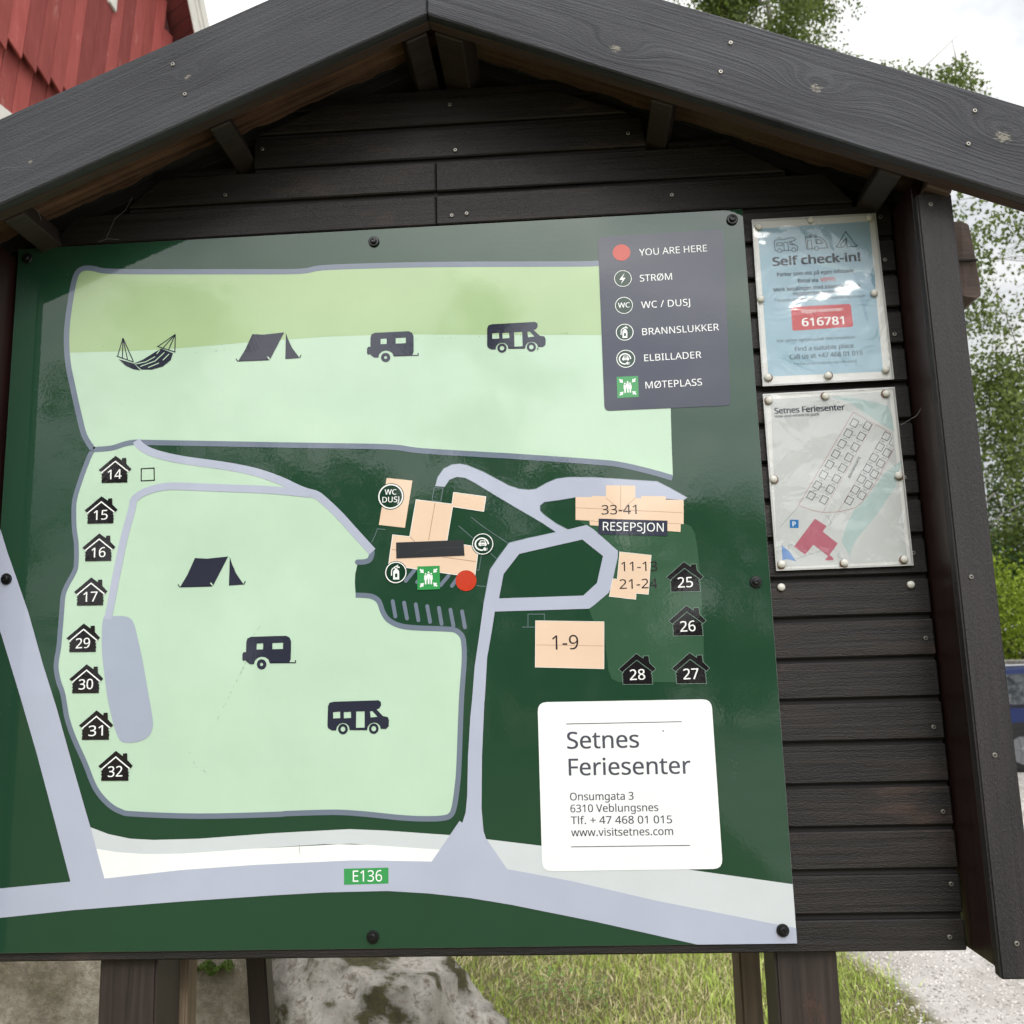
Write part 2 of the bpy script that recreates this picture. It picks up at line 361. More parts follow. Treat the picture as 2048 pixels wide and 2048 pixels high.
# printed matter: shapes in millimetres from the map board's lower left corner (x, z)
BOARD=[('printed_field',None,[('P',1,'field',[(160,832.1),(143.2,858.2),(131.4,895.6),(117.4,947.8),(105.3,997.5),(100.5,1050.4),(102.9,1097.5),(108.5,1144.9),(114.7,1165.5),(126,1172.7),(143.5,1171.7),(167.1,1165.6),(231,1160.6),(403.6,1151),(523.4,1145),(565.7,1149.4),(650.2,1148.3),(789.9,1143.4),(1019,1131.5),(1058.5,1130.5),(1090.2,1129.7),(1180.2,1121.3),(1172,886.3),(1169.6,805.7),(1168.4,743.9),(1148,746.8),(1120.2,755.7),(1078.2,767.1),(1035.8,773.3),(893.1,789.6),(864.4,792.4),(744,804.9),(703.6,812.2),(663,816.1),(529.8,824.1),(271.7,840),(235.3,842.1),(215.8,839.6),(193.6,833.5),(160,832.1)],0,[])]),
('printed_field',None,[('P',2,'field_old',[(100.5,1050.4),(102.9,1097.5),(108.5,1144.9),(114.7,1165.5),(126,1172.7),(143.5,1171.7),(167.1,1165.6),(231,1160.6),(403.6,1151),(523.4,1145),(565.7,1149.4),(650.2,1148.3),(789.9,1143.4),(1019,1131.5),(1058.5,1130.5),(1090.2,1129.7),(1180.2,1121.3),(1175.2,991.9),(1057.2,997.9),(1013.9,1000.4),(858.8,1008.9),(732.8,1015.8),(655.5,1018.6),(580.5,1019.6),(524.7,1018.4),(448.8,1016.7),(364.4,1013.7),(307.9,1011.6),(237,1010.8),(194.2,1011.2),(109.7,1013.3),(104.8,1013)],0,[])]),
('printed_boundary_line',None,[('S',3,'slate',[(160,832.1),(143.2,858.2),(131.4,895.6),(117.4,947.8),(105.3,997.5),(100.5,1050.4),(102.9,1097.5),(108.5,1144.9),(114.7,1165.5),(126,1172.7),(143.5,1171.7),(167.1,1165.6),(231,1160.6),(403.6,1151),(523.4,1145),(565.7,1149.4),(650.2,1148.3),(789.9,1143.4),(1019,1131.5),(1058.5,1130.5),(1090.2,1129.7)],10.2,1,0,0)]),
('printed_boundary_line',None,[('S',3,'slate',[(160,832.1),(193.6,833.5),(215.8,839.6),(235.3,842.1),(271.7,840),(529.8,824.1),(663,816.1),(703.6,812.2),(744,804.9),(864.4,792.4),(893.1,789.6),(1035.8,773.3),(1078.2,767.1),(1120.2,755.7),(1148,746.8),(1167.3,739.9)],9.6,1,0,0)]),
('printed_field',None,[('P',1,'field',[(158.9,829.7),(153.6,819.4),(143.4,789.6),(133.1,753),(130.6,730.1),(133.2,693.5),(138.1,666.1),(139.9,632.2),(137.2,616.6),(125.8,594.6),(119.8,577),(118.8,554.9),(117.8,521.8),(116.7,489),(114.3,469.8),(114.2,453.1),(119.4,431.6),(127.4,412.4),(132.1,393.4),(138.4,367.5),(151.1,336.9),(172.8,294.8),(191.7,255.5),(214.6,230.1),(236.9,217.2),(261.1,212.9),(368.7,207.4),(494.7,207.7),(514.7,208.7),(571.1,209.3),(604.3,208.7),(642.5,205.5),(705.9,198.2),(743.7,196.1),(768.9,196.6),(781.6,200.4),(788.1,212.3),(793.7,243.7),(797.4,280.2),(803.1,379),(809,443.8),(809.1,471.8),(806.3,486.4),(795.7,496.1),(779.1,499),(731.4,502.3),(702.7,506.8),(683.5,516.9),(674,530.2),(668,547.1),(660.8,554.5),(649.9,558.5),(627.6,560.4),(626.2,582.1),(626.9,596.5),(630.5,611.6),(631,616.2),(644,616.5),(652,620.3),(655.4,629.4),(655.5,633.1),(623.2,670.9),(598.5,699),(573.7,723.5),(558.8,735.3),(538.8,741.8),(518.8,751.1),(498.7,761.5),(468.5,774),(435.6,784.2),(388.7,794.5),(319.2,807.3),(274.8,819.4),(253.5,829.2),(242.7,837.8),(237.7,845),(225.1,839.3),(202.1,832.5),(178.8,830.5),(163.6,829.5)],0,[])]),
('printed_boundary_line',None,[('S',3,'slate',[(158.9,829.7),(153.6,819.4),(143.4,789.6),(133.1,753),(130.6,730.1),(133.2,693.5),(138.1,666.1),(139.9,632.2),(137.2,616.6),(125.8,594.6),(119.8,577),(118.8,554.9),(117.8,521.8),(116.7,489),(114.3,469.8),(114.2,453.1),(119.4,431.6),(127.4,412.4),(132.1,393.4),(138.4,367.5),(151.1,336.9),(172.8,294.8),(191.7,255.5),(214.6,230.1),(236.9,217.2),(261.1,212.9),(368.7,207.4),(494.7,207.7),(514.7,208.7),(571.1,209.3),(604.3,208.7),(642.5,205.5),(705.9,198.2),(743.7,196.1),(768.9,196.6),(781.6,200.4),(788.1,212.3),(793.7,243.7),(797.4,280.2),(803.1,379),(809,443.8),(809.1,471.8),(806.3,486.4),(795.7,496.1),(779.1,499),(731.4,502.3),(702.7,506.8),(683.5,516.9),(674,530.2),(668,547.1),(660.8,554.5),(649.9,558.5),(627.6,560.4)],8.6,1,0,0)]),
('printed_boundary_line',None,[('S',3,'slate',[(631,616.2),(644,616.5),(652,620.3),(655.4,629.4),(655.5,633.1)],9.1,1,1,0)]),
('printed_track',None,[('S',4,'lilac',[(237.7,845),(242.7,837.8),(253.5,829.2),(274.8,819.4),(319.2,807.3),(388.7,794.5),(435.6,784.2),(468.5,774),(498.7,761.5),(518.8,751.1),(538.8,741.8),(558.8,735.3),(573.7,723.5),(598.5,699),(623.2,670.9),(656.4,633.1)],14.0,1,0,0)]),
('printed_track',None,[('S',5,'lilac',[(548.8,736.9),(538.9,738.8),(473.9,747.4),(398.6,753.5),(320.7,759.7),(297.7,760.7),(274.7,757.7),(251.9,750.1),(237.4,738.5),(234.6,721.5),(222.9,672),(212,607.3),(205,560.9),(200.5,533.5)],13.2,1,0,0)]),
('printed_track',None,[('P',4,'lilac2',[(207.1,538.8),(226.4,538.2),(240.1,533.4),(247.4,522.2),(253.9,500.1),(263.1,465.5),(273.6,417.9),(283.9,370.8),(285.8,352.2),(280.3,338.4),(268.4,330.6),(249.1,327.2),(234.5,329.1),(225.5,339.7),(215.8,365.5),(205.5,403.3),(197.1,450.7),(194.7,465),(192.1,486.8),(191,519.6),(192.6,534.9),(196.8,541.3)],1,[])]),
('printed_road',None,[('P',4,'lilac',[(0.3,696.8),(16.1,654.6),(35.2,608.9),(59.6,550.1),(91.1,459.5),(118.9,386.7),(148,302.3),(176.4,221.8),(186.7,193.4),(214,112.8),(214.2,112.7),(341.1,123.9),(460.7,129.8),(618.4,134.1),(645.1,133.9),(750.6,130.2),(796.7,191.8),(839.5,162.9),(871.4,116.9),(975.9,96.5),(1104.3,65.8),(1314.6,23),(1316.7,22.3),(1316.7,0.3),(1164.4,0.3),(1006,36.4),(876.5,62.9),(811,74.1),(744.9,81.9),(678.4,86.6),(577.9,85.9),(491.2,82.6),(342.7,75.4),(162.7,64.6),(41.8,54.5),(0.3,51.6),(0.3,93.4),(38.8,100),(157.3,108.9),(123.9,209.2),(88.7,312.9),(56.1,402.5),(17.7,503.9),(11,520.7),(0.3,560.1)],0,[])]),
('printed_verge',None,[('P',2,'palegrey',[(186.6,193.4),(217.7,182),(254.6,174.2),(294.2,171.5),(369.7,172.1),(489.7,178.4),(618.4,182.5),(678.9,178.9),(789.6,169.5),(769.2,147.7),(645.1,157.8),(577.5,159.9),(460.2,155),(340.3,149.2),(279.9,149.7),(234.2,153.3),(197.4,159.6)],0,[])]),
('printed_verge',None,[('P',2,'white',[(197.4,159.6),(234.2,153.3),(279.9,149.7),(340.3,149.2),(460.2,155),(618.4,159.8),(645.1,157.8),(769.2,147.7),(750.5,125.8),(618.4,130),(460.8,125.6),(341.2,120),(214.4,108.5)],0,[])]),
('printed_verge',None,[('P',2,'palegrey',[(838.6,163),(927.1,151.2),(1163.9,110.3),(1316.4,87.1),(1316.7,87.1),(1316.7,16.2),(1289.2,23.9),(1084.2,70.1),(979.7,94.3),(870.9,112.5),(847.3,133.3)],0,[])]),
('printed_road',None,[('P',5,'lilac',[(749.9,130),(768.2,148),(788.6,168.6),(800.2,185.6),(806.8,204.7),(809.9,231.2),(812.4,292.1),(817.4,353.7),(820.9,381.8),(826.2,435.1),(834.2,481.7),(842.4,531.5),(844,542.6),(850.4,573.4),(855.2,595.8),(871.3,618),(888.9,640.2),(917.5,646.3),(967.3,655.3),(943.8,672.5),(907.6,695.5),(862.6,724.9),(834.3,744.1),(817.2,753.9),(802.8,756.5),(789.7,751.8),(781.7,739.8),(764.9,741.9),(769.5,757.9),(779.9,772.2),(794.5,779),(809,779.8),(820.5,777),(849.1,763.5),(891.6,738.3),(908.6,731.8),(925.7,729.6),(937.2,730.6),(954.7,740.1),(972,746.7),(992.1,748.8),(1034.7,747),(1141.7,735.4),(1160.8,724.5),(1190.6,705.5),(1183.3,701.2),(1154.1,704.6),(1103.6,706.6),(1054.4,710),(1003.5,712.9),(976.4,709.3),(950.7,706.9),(943.4,701.4),(943.1,692.7),(950,685.2),(969.3,670.1),(988.7,658.8),(1020,665.3),(1030.9,657.8),(1070.5,619.4),(1069.4,608.1),(1055.9,558),(1051.4,549.8),(1025.5,529.7),(1018.3,525),(861.9,525.3),(855.4,489.3),(847.5,450.9),(841.7,381.3),(841,378),(835.2,291.5),(832.6,211.4),(835,175.4),(839,162.7),(850.4,141.8),(870.1,117.4)],0,[[(869.5,546.9),(878.2,587.4),(905.4,620.5),(1011.9,640.8),(1045.2,611.8),(1033.2,567.2),(1009.5,547)]]),
('S',6,'outline',[(844,542.6),(850.4,573.4),(855.2,595.8),(871.3,618),(888.9,640.2),(917.5,646.3),(967.3,655.3),(943.8,672.5),(907.6,695.5),(862.6,724.9),(834.3,744.1),(817.2,753.9),(802.8,756.5),(789.7,751.8),(781.7,739.8),(764.9,741.9),(769.5,757.9),(779.9,772.2),(794.5,779),(809,779.8),(820.5,777),(849.1,763.5),(891.6,738.3),(908.6,731.8),(925.7,729.6),(937.2,730.6),(954.7,740.1),(972,746.7),(992.1,748.8),(1034.7,747),(1141.7,735.4),(1160.8,724.5),(1190.6,705.5)],1.0,0,0,0),('S',6,'outline',[(1003.5,712.9),(976.4,709.3),(950.7,706.9),(943.4,701.4),(943.1,692.7),(950,685.2),(969.3,670.1),(988.7,658.8)],1.0,0,0,0)]),
('printed_lawn',None,[('P',2,'lawn',[(1003.5,676),(1181.6,662.1),(1193.3,656.8),(1199.4,643),(1202,617.4),(1204.1,561.4),(1203.1,478.7),(1201.3,427.1),(1195.8,404.3),(1183.4,400.6),(1061.2,404),(1050.5,409.7),(1045.6,423.4),(1041.5,483.6),(1024.4,504.8),(1018.3,524.4),(1025.8,536.7),(1056.3,566.4),(1065.2,608.2),(1030.8,654.9)],0,[])]),
('printed_building',None,[('P',6,'peach',[(681.6,759.7),(726.1,753.3),(712.4,672),(667.7,678.6)],0,[])]),
('printed_building',None,[('P',6,'peach',[(691.3,660.8),(720.5,656.6),(732,719.9),(793.4,709.8),(796.5,730),(851.7,720.3),(847.4,694.9),(794.6,705.2),(783.9,646.6),(812.4,639.3),(825.3,637),(835.6,622.2),(829.7,582.9),(800.4,588.5),(730.7,601),(683.9,609.1)],0,[]),
('S',7,'white',[(691.3,660.8),(720.5,656.6),(732,719.9),(793.4,709.8),(796.5,730),(851.7,720.3),(847.4,694.9),(794.6,705.2),(783.9,646.6),(812.4,639.3),(825.3,637),(835.6,622.2),(829.7,582.9),(800.4,588.5),(730.7,601),(683.9,609.1)],0.9,0,0,1),('S',7,'brown',[(764.5,712.4),(752.5,648.9)],1.1,0,0,0),('S',7,'brown',[(721,656.6),(729.3,647.3)],1.1,0,0,0),('S',7,'brown',[(690.2,635.7),(697.6,634.2)],1.1,0,0,0),('S',7,'brown',[(776.1,619.7),(832.4,610)],1.1,0,0,0)]),
('printed_building',None,[('P',6,'peach',[(1003.5,713.5),(1030.4,712.4),(1030.5,714.7),(1054.5,712.9),(1055.3,731.7),(1104.7,729.1),(1103.7,708.1),(1113.5,706.8),(1113.7,711.1),(1154.3,708.9),(1154,703.2),(1183.9,701.4),(1181.5,660.7),(1176.8,660.8),(1175.5,647.5),(1025.6,664.6),(1025.3,672.3),(1002,674.6)],0,[]),
('S',7,'brown',[(1003.6,695.3),(1180.7,679.8)],0.7,0,0,0),('S',7,'brown',[(1080.2,730.1),(1078,690.4)],0.7,0,0,0),('S',7,'brown',[(1054.4,710),(1072,694)],0.7,0,0,0),('S',7,'brown',[(1103.7,708.1),(1086,693.5)],0.7,0,0,0),('S',7,'brown',[(1025.9,672.3),(1040.5,670)],0.7,0,0,0),('S',7,'brown',[(1154.9,663.1),(1176.8,661.1)],0.7,0,0,0),('P',8,'legend',[(1040.7,675.2),(1155.1,667.4),(1153.4,641.5),(1039,648.9)],0,[]),
('T',9,'white','RESEPSJON',(1046.8,654.9),(1147.7,649.1),14.4,1,0),('T',8,'ink','33-41',(1046.1,682.1),(1104.5,680.7),15.8,0,0)]),
('printed_building',None,[('P',6,'peach',[(1073.2,617.8),(1125,610.3),(1117.1,545.4),(1097,547.7),(1096,537.7),(1052.5,544.2),(1059.4,573.3),(1066.9,572.2)],0,[]),
('S',7,'white',[(1073.2,617.8),(1125,610.3),(1117.1,545.4),(1097,547.7),(1096,537.7),(1052.5,544.2),(1059.4,573.3),(1066.9,572.2)],0.6,0,0,1),('T',8,'ink','11-13',(1074.4,585.4),(1133.6,583.9),15.6,0,0),('T',8,'ink','21-24',(1070.3,556.1),(1132.9,555.4),15.7,0,0)]),
('printed_building',None,[('P',6,'peach',[(929.2,508.1),(1042.1,502.9),(1038.6,426.3),(926.2,432.2)],0,[]),
('S',7,'white',[(929.2,508.1),(1042.1,502.9),(1038.6,426.3),(926.2,432.2)],0.6,0,0,1),('S',7,'brown',[(928.7,468.3),(1039.2,463.4)],0.7,0,0,0),('T',8,'ink','1-9',(955.3,459.8),(998.2,459.4),23.1,0,0)]),
('printed_line',None,[('S',4,'outline',[(906.5,498.3),(928.3,497.6)],1.5,0,0,0)]),
('printed_line',None,[('S',4,'outline',[(916.3,498.5),(917,519.3),(944.3,518.5),(943.9,507.6)],1.5,0,0,0)]),
('printed_line',None,[('S',4,'outline',[(679.2,670.1),(665.2,672.1),(660.9,660.1),(654.9,649.1)],1.5,0,0,0)]),
('printed_line',None,[('S',4,'outline',[(825.8,685.7),(848.1,667.1),(887.8,638.4)],1.5,0,0,0)]),
('printed_line',None,[('S',4,'outline',[(804.2,672.1),(827.4,650.2)],1.5,0,0,0)]),
('printed_line',None,[('S',4,'outline',[(857.2,623.3),(867.4,613.1)],1.5,0,0,0)]),
('printed_line',None,[('S',4,'outline',[(841.5,620.1),(836.9,595.5),(832.7,595.6)],1.5,0,0,0)]),
('printed_line',None,[('S',4,'outline',[(832.1,570.1),(838.5,568.4),(847.6,567.7)],1.5,0,0,0)]),
('printed_line',None,[('S',6,'outline',[(763.6,739.3),(778.5,737.9),(774.4,714.7),(759.4,717.1)],1.5,0,0,1)]),
('printed_parking_bay',None,[('S',4,'slate',[(690.5,548.3),(695,522.4)],6.4,0,1,0)]),
('printed_parking_bay',None,[('S',4,'slate',[(709.8,545),(714.5,518.5)],6.4,0,1,0)]),
('printed_parking_bay',None,[('S',4,'slate',[(729.5,541.6),(733.7,514.8)],6.4,0,1,0)]),
('printed_parking_bay',None,[('S',4,'slate',[(748.8,537.9),(753.4,511.5)],6.4,0,1,0)]),
('printed_parking_bay',None,[('S',4,'slate',[(768.4,534.4),(772.5,507.7)],6.4,0,1,0)]),
('printed_parking_bay',None,[('S',4,'slate',[(787.7,530.7),(792.2,504)],6.4,0,1,0)]),
('printed_parking_bay',None,[('S',4,'slate',[(807.2,527.3),(811.5,500.7)],6.4,0,1,0)]),
('printed_parking_bay',None,[('S',4,'slate',[(728.8,600.2),(712.9,581.4)],6.4,0,1,0)]),
('printed_parking_bay',None,[('S',4,'slate',[(747.2,595.8),(732.3,578.9)],6.4,0,1,0)]),
('printed_parking_bay',None,[('S',4,'slate',[(785.7,588.1),(771.7,572.1)],6.4,0,1,0)]),
('printed_parking_bay',None,[('S',4,'slate',[(802.2,584.8),(790.9,570.5)],6.4,0,1,0)]),
('tape_strip',None,[('P',12,'tape',[(697.3,647.2),(812,647.4),(813.2,620.8),(697.5,620.1)],0,[]),
('S',13,'tape2',[(731,628.7),(749.5,633.6),(786.5,636),(812.3,634.1)],1,0,0,0),('S',13,'tape2',[(701.4,645.6),(700.9,621.5)],1.2,0,0,0)]),
('wc_symbol',None,[('C',8,'dark',(688.5,727.1),22.9,0),('C',9,'white',(688.5,727.1),21.6,19.4),('T',9,'white','WC',(678,730.6),(698.3,730.1),9,1,1),('T',9,'white','DUSJ',(674,717.1),(703.1,716.9),9.4,1,1)]),
('wc_symbol',None,[('C',8,'dark',(1101,1049.8),16.4,0),('C',9,'white',(1101,1049.8),15.4,14.3),('T',9,'white','WC',(1090.6,1045.8),(1111.1,1045.6),9.1,1,1)]),
('electricity_symbol',None,[('C',8,'dark',(1101.5,1099.4),16.2,0),('C',9,'white',(1101.5,1099.4),15.2,14.2),('P',9,'white',[(1105.1,1109.6),(1095.2,1097.4),(1101,1096.7),(1097.2,1088.9),(1106.4,1100.4),(1100.9,1101.1)],0,[])]),
('extinguisher_symbol',None,[('C',8,'dark',(696.4,596.3),19.2,0),('C',9,'white',(696.4,596.3),18.1,16.5),('P',9,'white',[(691.7,584.5),(691.8,597.4),(693.1,600.1),(695,601.5),(695,603.4),(699.1,603.2),(699,601.4),(700.9,599.9),(702,597),(701.9,584.2)],0,[[(694.9,594.5),(699,594.4),(698.9,588),(694.9,588.1)]]),
('S',9,'white',[(695.5,604.1),(691.8,603.5),(689.4,600.2),(689,594.7),(689,591.1)],1.7,1,0,0),('S',9,'white',[(692.8,604.7),(697.4,607),(700.2,608.7)],1.5,0,0,0),('S',9,'white',[(697.4,605.9),(702.9,604.6)],2.2,0,0,0)]),
('extinguisher_symbol',None,[('C',8,'dark',(1099.9,1000.8),16.1,0),('C',9,'white',(1099.9,1000.8),15.2,13.9),('P',9,'white',[(1095.6,990.6),(1096.1,1001.8),(1097.3,1004.2),(1098.9,1005.4),(1098.9,1007),(1102.3,1006.9),(1102.2,1005.2),(1103.7,1003.9),(1104.5,1001.4),(1103.9,990.2)],0,[[(1098.6,999.3),(1101.9,999.1),(1101.7,993.5),(1098.3,993.7)]]),
('S',9,'white',[(1099.4,1007.6),(1096.3,1007.2),(1094.2,1004.4),(1093.7,999.6),(1093.5,996.3)],1.4,1,0,0),('S',9,'white',[(1097.2,1008.2),(1101.1,1010.1),(1103.5,1011.6)],1.2,0,0,0),('S',9,'white',[(1101,1009.2),(1105.6,1008)],1.9,0,0,0)]),
('charging_symbol',None,[('C',8,'dark',(844.3,639.4),19.0,0),('C',9,'white',(844.3,639.4),17.9,16.5),('S',9,'white',[(853.9,638.7),(853.5,641.3),(852.5,643.8),(850.9,645.9),(848.7,647.6),(846.1,648.8),(843.3,649.3),(840.5,649.1),(837.8,648.3),(835.5,646.8),(833.6,644.9),(832.4,642.5),(831.8,640),(832,637.4),(832.9,634.9),(834.4,632.6),(836.5,630.9),(839.1,629.6),(841.8,629),(844.7,629)],2.4,0,0,0),('P',9,'white',[(840.4,645.5),(848.5,645.2),(849.9,641.4),(850.9,639.9),(850.9,636.6),(849.4,636.6),(849.4,635.5),(847.5,635.6),(847.6,636.7),(840.9,636.9),(840.9,635.8),(839.1,635.9),(839.1,637),(837.3,637.1),(837.3,640.4),(838.8,641.8)],0,[[(841.3,644.1),(847.5,643.9),(848.4,641.5),(840.3,641.8)],[(840.6,639.5),(848,639.3),(848,638.2),(840.6,638.4)]]),
('P',9,'white',[(845.1,632),(846.9,633.4),(849.3,633.3),(849.2,627.8),(846.8,627.9),(845,629.2)],0,[]),
('S',9,'white',[(849.3,631.8),(852.4,631.7)],0.9,0,0,0),('S',9,'white',[(849.2,629.3),(852.3,629.1)],0.9,0,0,0)]),
('charging_symbol',None,[('C',8,'dark',(1099.4,952.7),17.0,0),('C',9,'white',(1099.4,952.7),16.1,14.8),('S',9,'white',[(1107.7,952),(1107.5,954.4),(1106.7,956.6),(1105.3,958.6),(1103.4,960.2),(1101.2,961.2),(1098.8,961.7),(1096.3,961.6),(1094,960.8),(1091.9,959.6),(1090.2,957.8),(1089.1,955.7),(1088.5,953.4),(1088.6,951),(1089.3,948.7),(1090.6,946.7),(1092.4,945),(1094.6,943.9),(1097,943.3),(1099.5,943.3)],2.1,0,0,0),('P',9,'white',[(1096.2,958.3),(1103.2,957.9),(1104.3,954.5),(1105.2,953.1),(1105.1,950.1),(1103.8,950.2),(1103.7,949.2),(1102.1,949.2),(1102.2,950.2),(1096.4,950.5),(1096.4,949.5),(1094.8,949.6),(1094.8,950.6),(1093.2,950.7),(1093.4,953.7),(1094.7,955)],0,[[(1096.9,957.1),(1102.3,956.8),(1103,954.6),(1096,954.9)],[(1096.2,952.9),(1102.6,952.6),(1102.6,951.6),(1096.2,951.9)]]),
('P',9,'white',[(1099.9,946),(1101.6,947.2),(1103.6,947.1),(1103.4,942.1),(1101.3,942.2),(1099.8,943.5)],0,[]),
('S',9,'white',[(1103.6,945.8),(1106.3,945.7)],0.8,0,0,0),('S',9,'white',[(1103.5,943.5),(1106.2,943.3)],0.8,0,0,0)]),
('meeting_point_symbol',None,[('P',9,'signgreen',[(732.9,605.2),(770.9,605),(770.7,565.7),(732.7,565.6)],0,[]),
('P',10,'white',[(736.7,599.2),(738.6,601.2),(740.9,598.8),(742.8,600.8),(743.9,593.6),(737,594.8),(738.9,596.8)],0,[]),
('P',10,'white',[(767.1,599.1),(765.2,601),(762.9,598.7),(761,600.7),(759.8,593.6),(766.7,594.7),(764.8,596.7)],0,[]),
('P',10,'white',[(766.9,571.6),(765,569.6),(762.8,572),(760.8,570),(759.7,577.1),(766.6,575.9),(764.7,573.9)],0,[]),
('P',10,'white',[(736.5,571.5),(738.4,569.5),(740.7,571.9),(742.6,569.9),(743.8,577),(736.9,575.8),(738.8,573.9)],0,[]),
('C',10,'white',(746.9,592),1.4,0),('P',10,'white',[(744.8,589.7),(748.9,589.7),(749.4,581.8),(748.4,581.8),(748.2,584.1),(748,574.3),(747,574.3),(746.8,581),(746.6,574.3),(745.6,574.3),(745.5,584.1),(745.3,581.8),(744.3,581.8)],0,[]),
('C',10,'white',(756.4,592),1.4,0),('P',10,'white',[(754.3,589.7),(758.4,589.6),(758.9,581.8),(757.9,581.8),(757.7,584.1),(757.5,574.3),(756.5,574.3),(756.3,581),(756.1,574.3),(755.1,574.3),(755,584.1),(754.8,581.8),(753.8,581.8)],0,[]),
('C',10,'white',(751.9,594.4),1.6,0),('P',10,'white',[(749.6,592),(754.1,592),(754.7,584.1),(753.5,584.1),(753.3,586.5),(753.1,574.7),(751.9,574.7),(751.8,583.3),(751.6,574.7),(750.4,574.7),(750.3,586.5),(750.1,584.1),(748.9,584.1)],0,[])]),
('meeting_point_symbol',None,[('P',9,'signgreen',[(1082.2,920.9),(1118.8,920.9),(1118.2,883.5),(1081.8,883.1)],0,[]),
('P',10,'white',[(1085.8,915.2),(1087.6,917.1),(1089.8,914.8),(1091.7,916.7),(1092.7,909.9),(1086.1,911),(1088,912.9)],0,[]),
('P',10,'white',[(1115,915.2),(1113.2,917.1),(1111,914.9),(1109.2,916.7),(1108,910),(1114.6,911.1),(1112.8,913)],0,[]),
('P',10,'white',[(1114.7,889.1),(1112.8,887.2),(1110.7,889.4),(1108.8,887.5),(1107.8,894.2),(1114.4,893.2),(1112.5,891.3)],0,[]),
('P',10,'white',[(1085.5,888.8),(1087.3,886.9),(1089.5,889.2),(1091.3,887.4),(1092.5,894.1),(1085.9,892.9),(1087.7,891.1)],0,[]),
('C',10,'white',(1095.6,908.4),1.4,0),('P',10,'white',[(1093.6,906.2),(1097.5,906.2),(1097.9,898.7),(1096.9,898.7),(1096.8,900.9),(1096.5,891.5),(1095.6,891.5),(1095.5,897.9),(1095.2,891.5),(1094.2,891.5),(1094.2,900.9),(1094,898.6),(1093,898.6)],0,[]),
('C',10,'white',(1104.7,908.5),1.4,0),('P',10,'white',[(1102.7,906.2),(1106.7,906.2),(1107.1,898.7),(1106.1,898.7),(1105.9,901),(1105.6,891.6),(1104.7,891.6),(1104.6,898),(1104.3,891.6),(1103.3,891.6),(1103.3,901),(1103.1,898.7),(1102.1,898.7)],0,[]),
('C',10,'white',(1100.4,910.7),1.6,0),('P',10,'white',[(1098.1,908.4),(1102.5,908.5),(1103,901),(1101.9,900.9),(1101.7,903.2),(1101.4,891.9),(1100.3,891.9),(1100.2,900.2),(1099.9,891.9),(1098.8,891.9),(1098.8,903.2),(1098.6,900.9),(1097.5,900.9)],0,[])]),
('location_dot',None,[('C',9,'red',(814.9,578.5),17.5,0)]),
('location_dot',None,[('C',9,'red',(1101.4,1147.9),15.4,0)]),
('legend_panel',None,[('P',7,'legend',[(1061,1170.1),(1061.6,1174),(1063.3,1176.9),(1066.2,1178.6),(1070.1,1179.2),(1271.7,1181.3),(1275.6,1180.8),(1278.4,1179.1),(1280,1176.3),(1280.5,1172.4),(1272.7,870.5),(1272.1,866.6),(1270.3,863.8),(1267.5,862.1),(1263.5,861.5),(1067.9,861.6),(1064,862.2),(1061.2,863.8),(1059.5,866.7),(1059,870.6)],0,[])]),
('lettering',53,[('T',8,'white','YOU ARE HERE',(1132.4,1140.2),(1250.4,1141.8),12.4,1,0)]),
('lettering',53,[('T',8,'white','STRØM',(1131,1092.1),(1186.9,1092.7),12.3,1,0)]),
('lettering',53,[('T',8,'white','WC / DUSJ',(1130.9,1042.8),(1215.2,1043.7),12.3,1,0)]),
('lettering',53,[('T',8,'white','BRANNSLUKKER',(1130.1,993.9),(1261.8,996.1),12.1,1,0)]),
('lettering',53,[('T',8,'white','ELBILLADER',(1131.2,946.6),(1228.8,948),11.9,1,0)]),
('lettering',53,[('T',8,'white','MØTEPLASS',(1130.7,897.8),(1226.9,899.1),12.1,1,0)]),
('address_card',None,[('P',6,'card',[(928.1,360.5),(929.1,367.1),(931.9,371.7),(936.6,374.5),(943.2,375.4),(1194.3,373.2),(1200.9,372.2),(1205.6,369.4),(1208.4,364.7),(1209.4,358.1),(1210.4,126.6),(1209.5,120),(1206.7,115.4),(1202.1,112.6),(1195.5,111.7),(942.1,112.5),(935.5,113.5),(930.9,116.3),(928.1,121),(927.2,127.6)],0,[])]),
('ruled_line',60,[('S',7,'cardink',[(973.6,339.7),(1159.8,338.7)],1.3,0,0,0)]),
('ruled_line',60,[('S',7,'cardink',[(974.1,148.8),(1161.6,147.8)],1.3,0,0,0)]),
('lettering',60,[('T',7,'cardink','Setnes',(973.7,300.6),(1089.5,300),26.2,0,1)]),
('lettering',60,[('T',7,'cardink','Feriesenter',(974.8,258.7),(1169.5,257.5),26,0,1)]),
('lettering',60,[('T',7,'cardink','Onsumgata 3',(975.2,220),(1076.6,219.2),11.8,0,1)]),
('lettering',60,[('T',7,'cardink','6310 Veblungsnes',(975.1,201.6),(1114.9,200.9),11.7,0,1)]),
('lettering',60,[('T',7,'cardink','Tlf. + 47 468 01 015',(975.2,183.5),(1135.6,182),11.7,0,1)]),
('lettering',60,[('T',7,'cardink','www.visitsetnes.com',(975,164.9),(1136.2,164.1),11.8,0,1),('C',7,'ink',(1129.1,324.9),1.2,0)]),
('road_number_sign',None,[('P',6,'signgreen',[(608.8,121.7),(680.9,122.2),(680.7,98),(608.9,97.2)],0,[]),
('T',7,'white','E136',(623.2,101.5),(670.5,101.5),17.1,0,0)]),
('printed_square',None,[('S',4,'black',[(248.6,794),(271.5,794.3),(272.6,772.3),(249.2,772.3)],1.9,0,0,1)]),
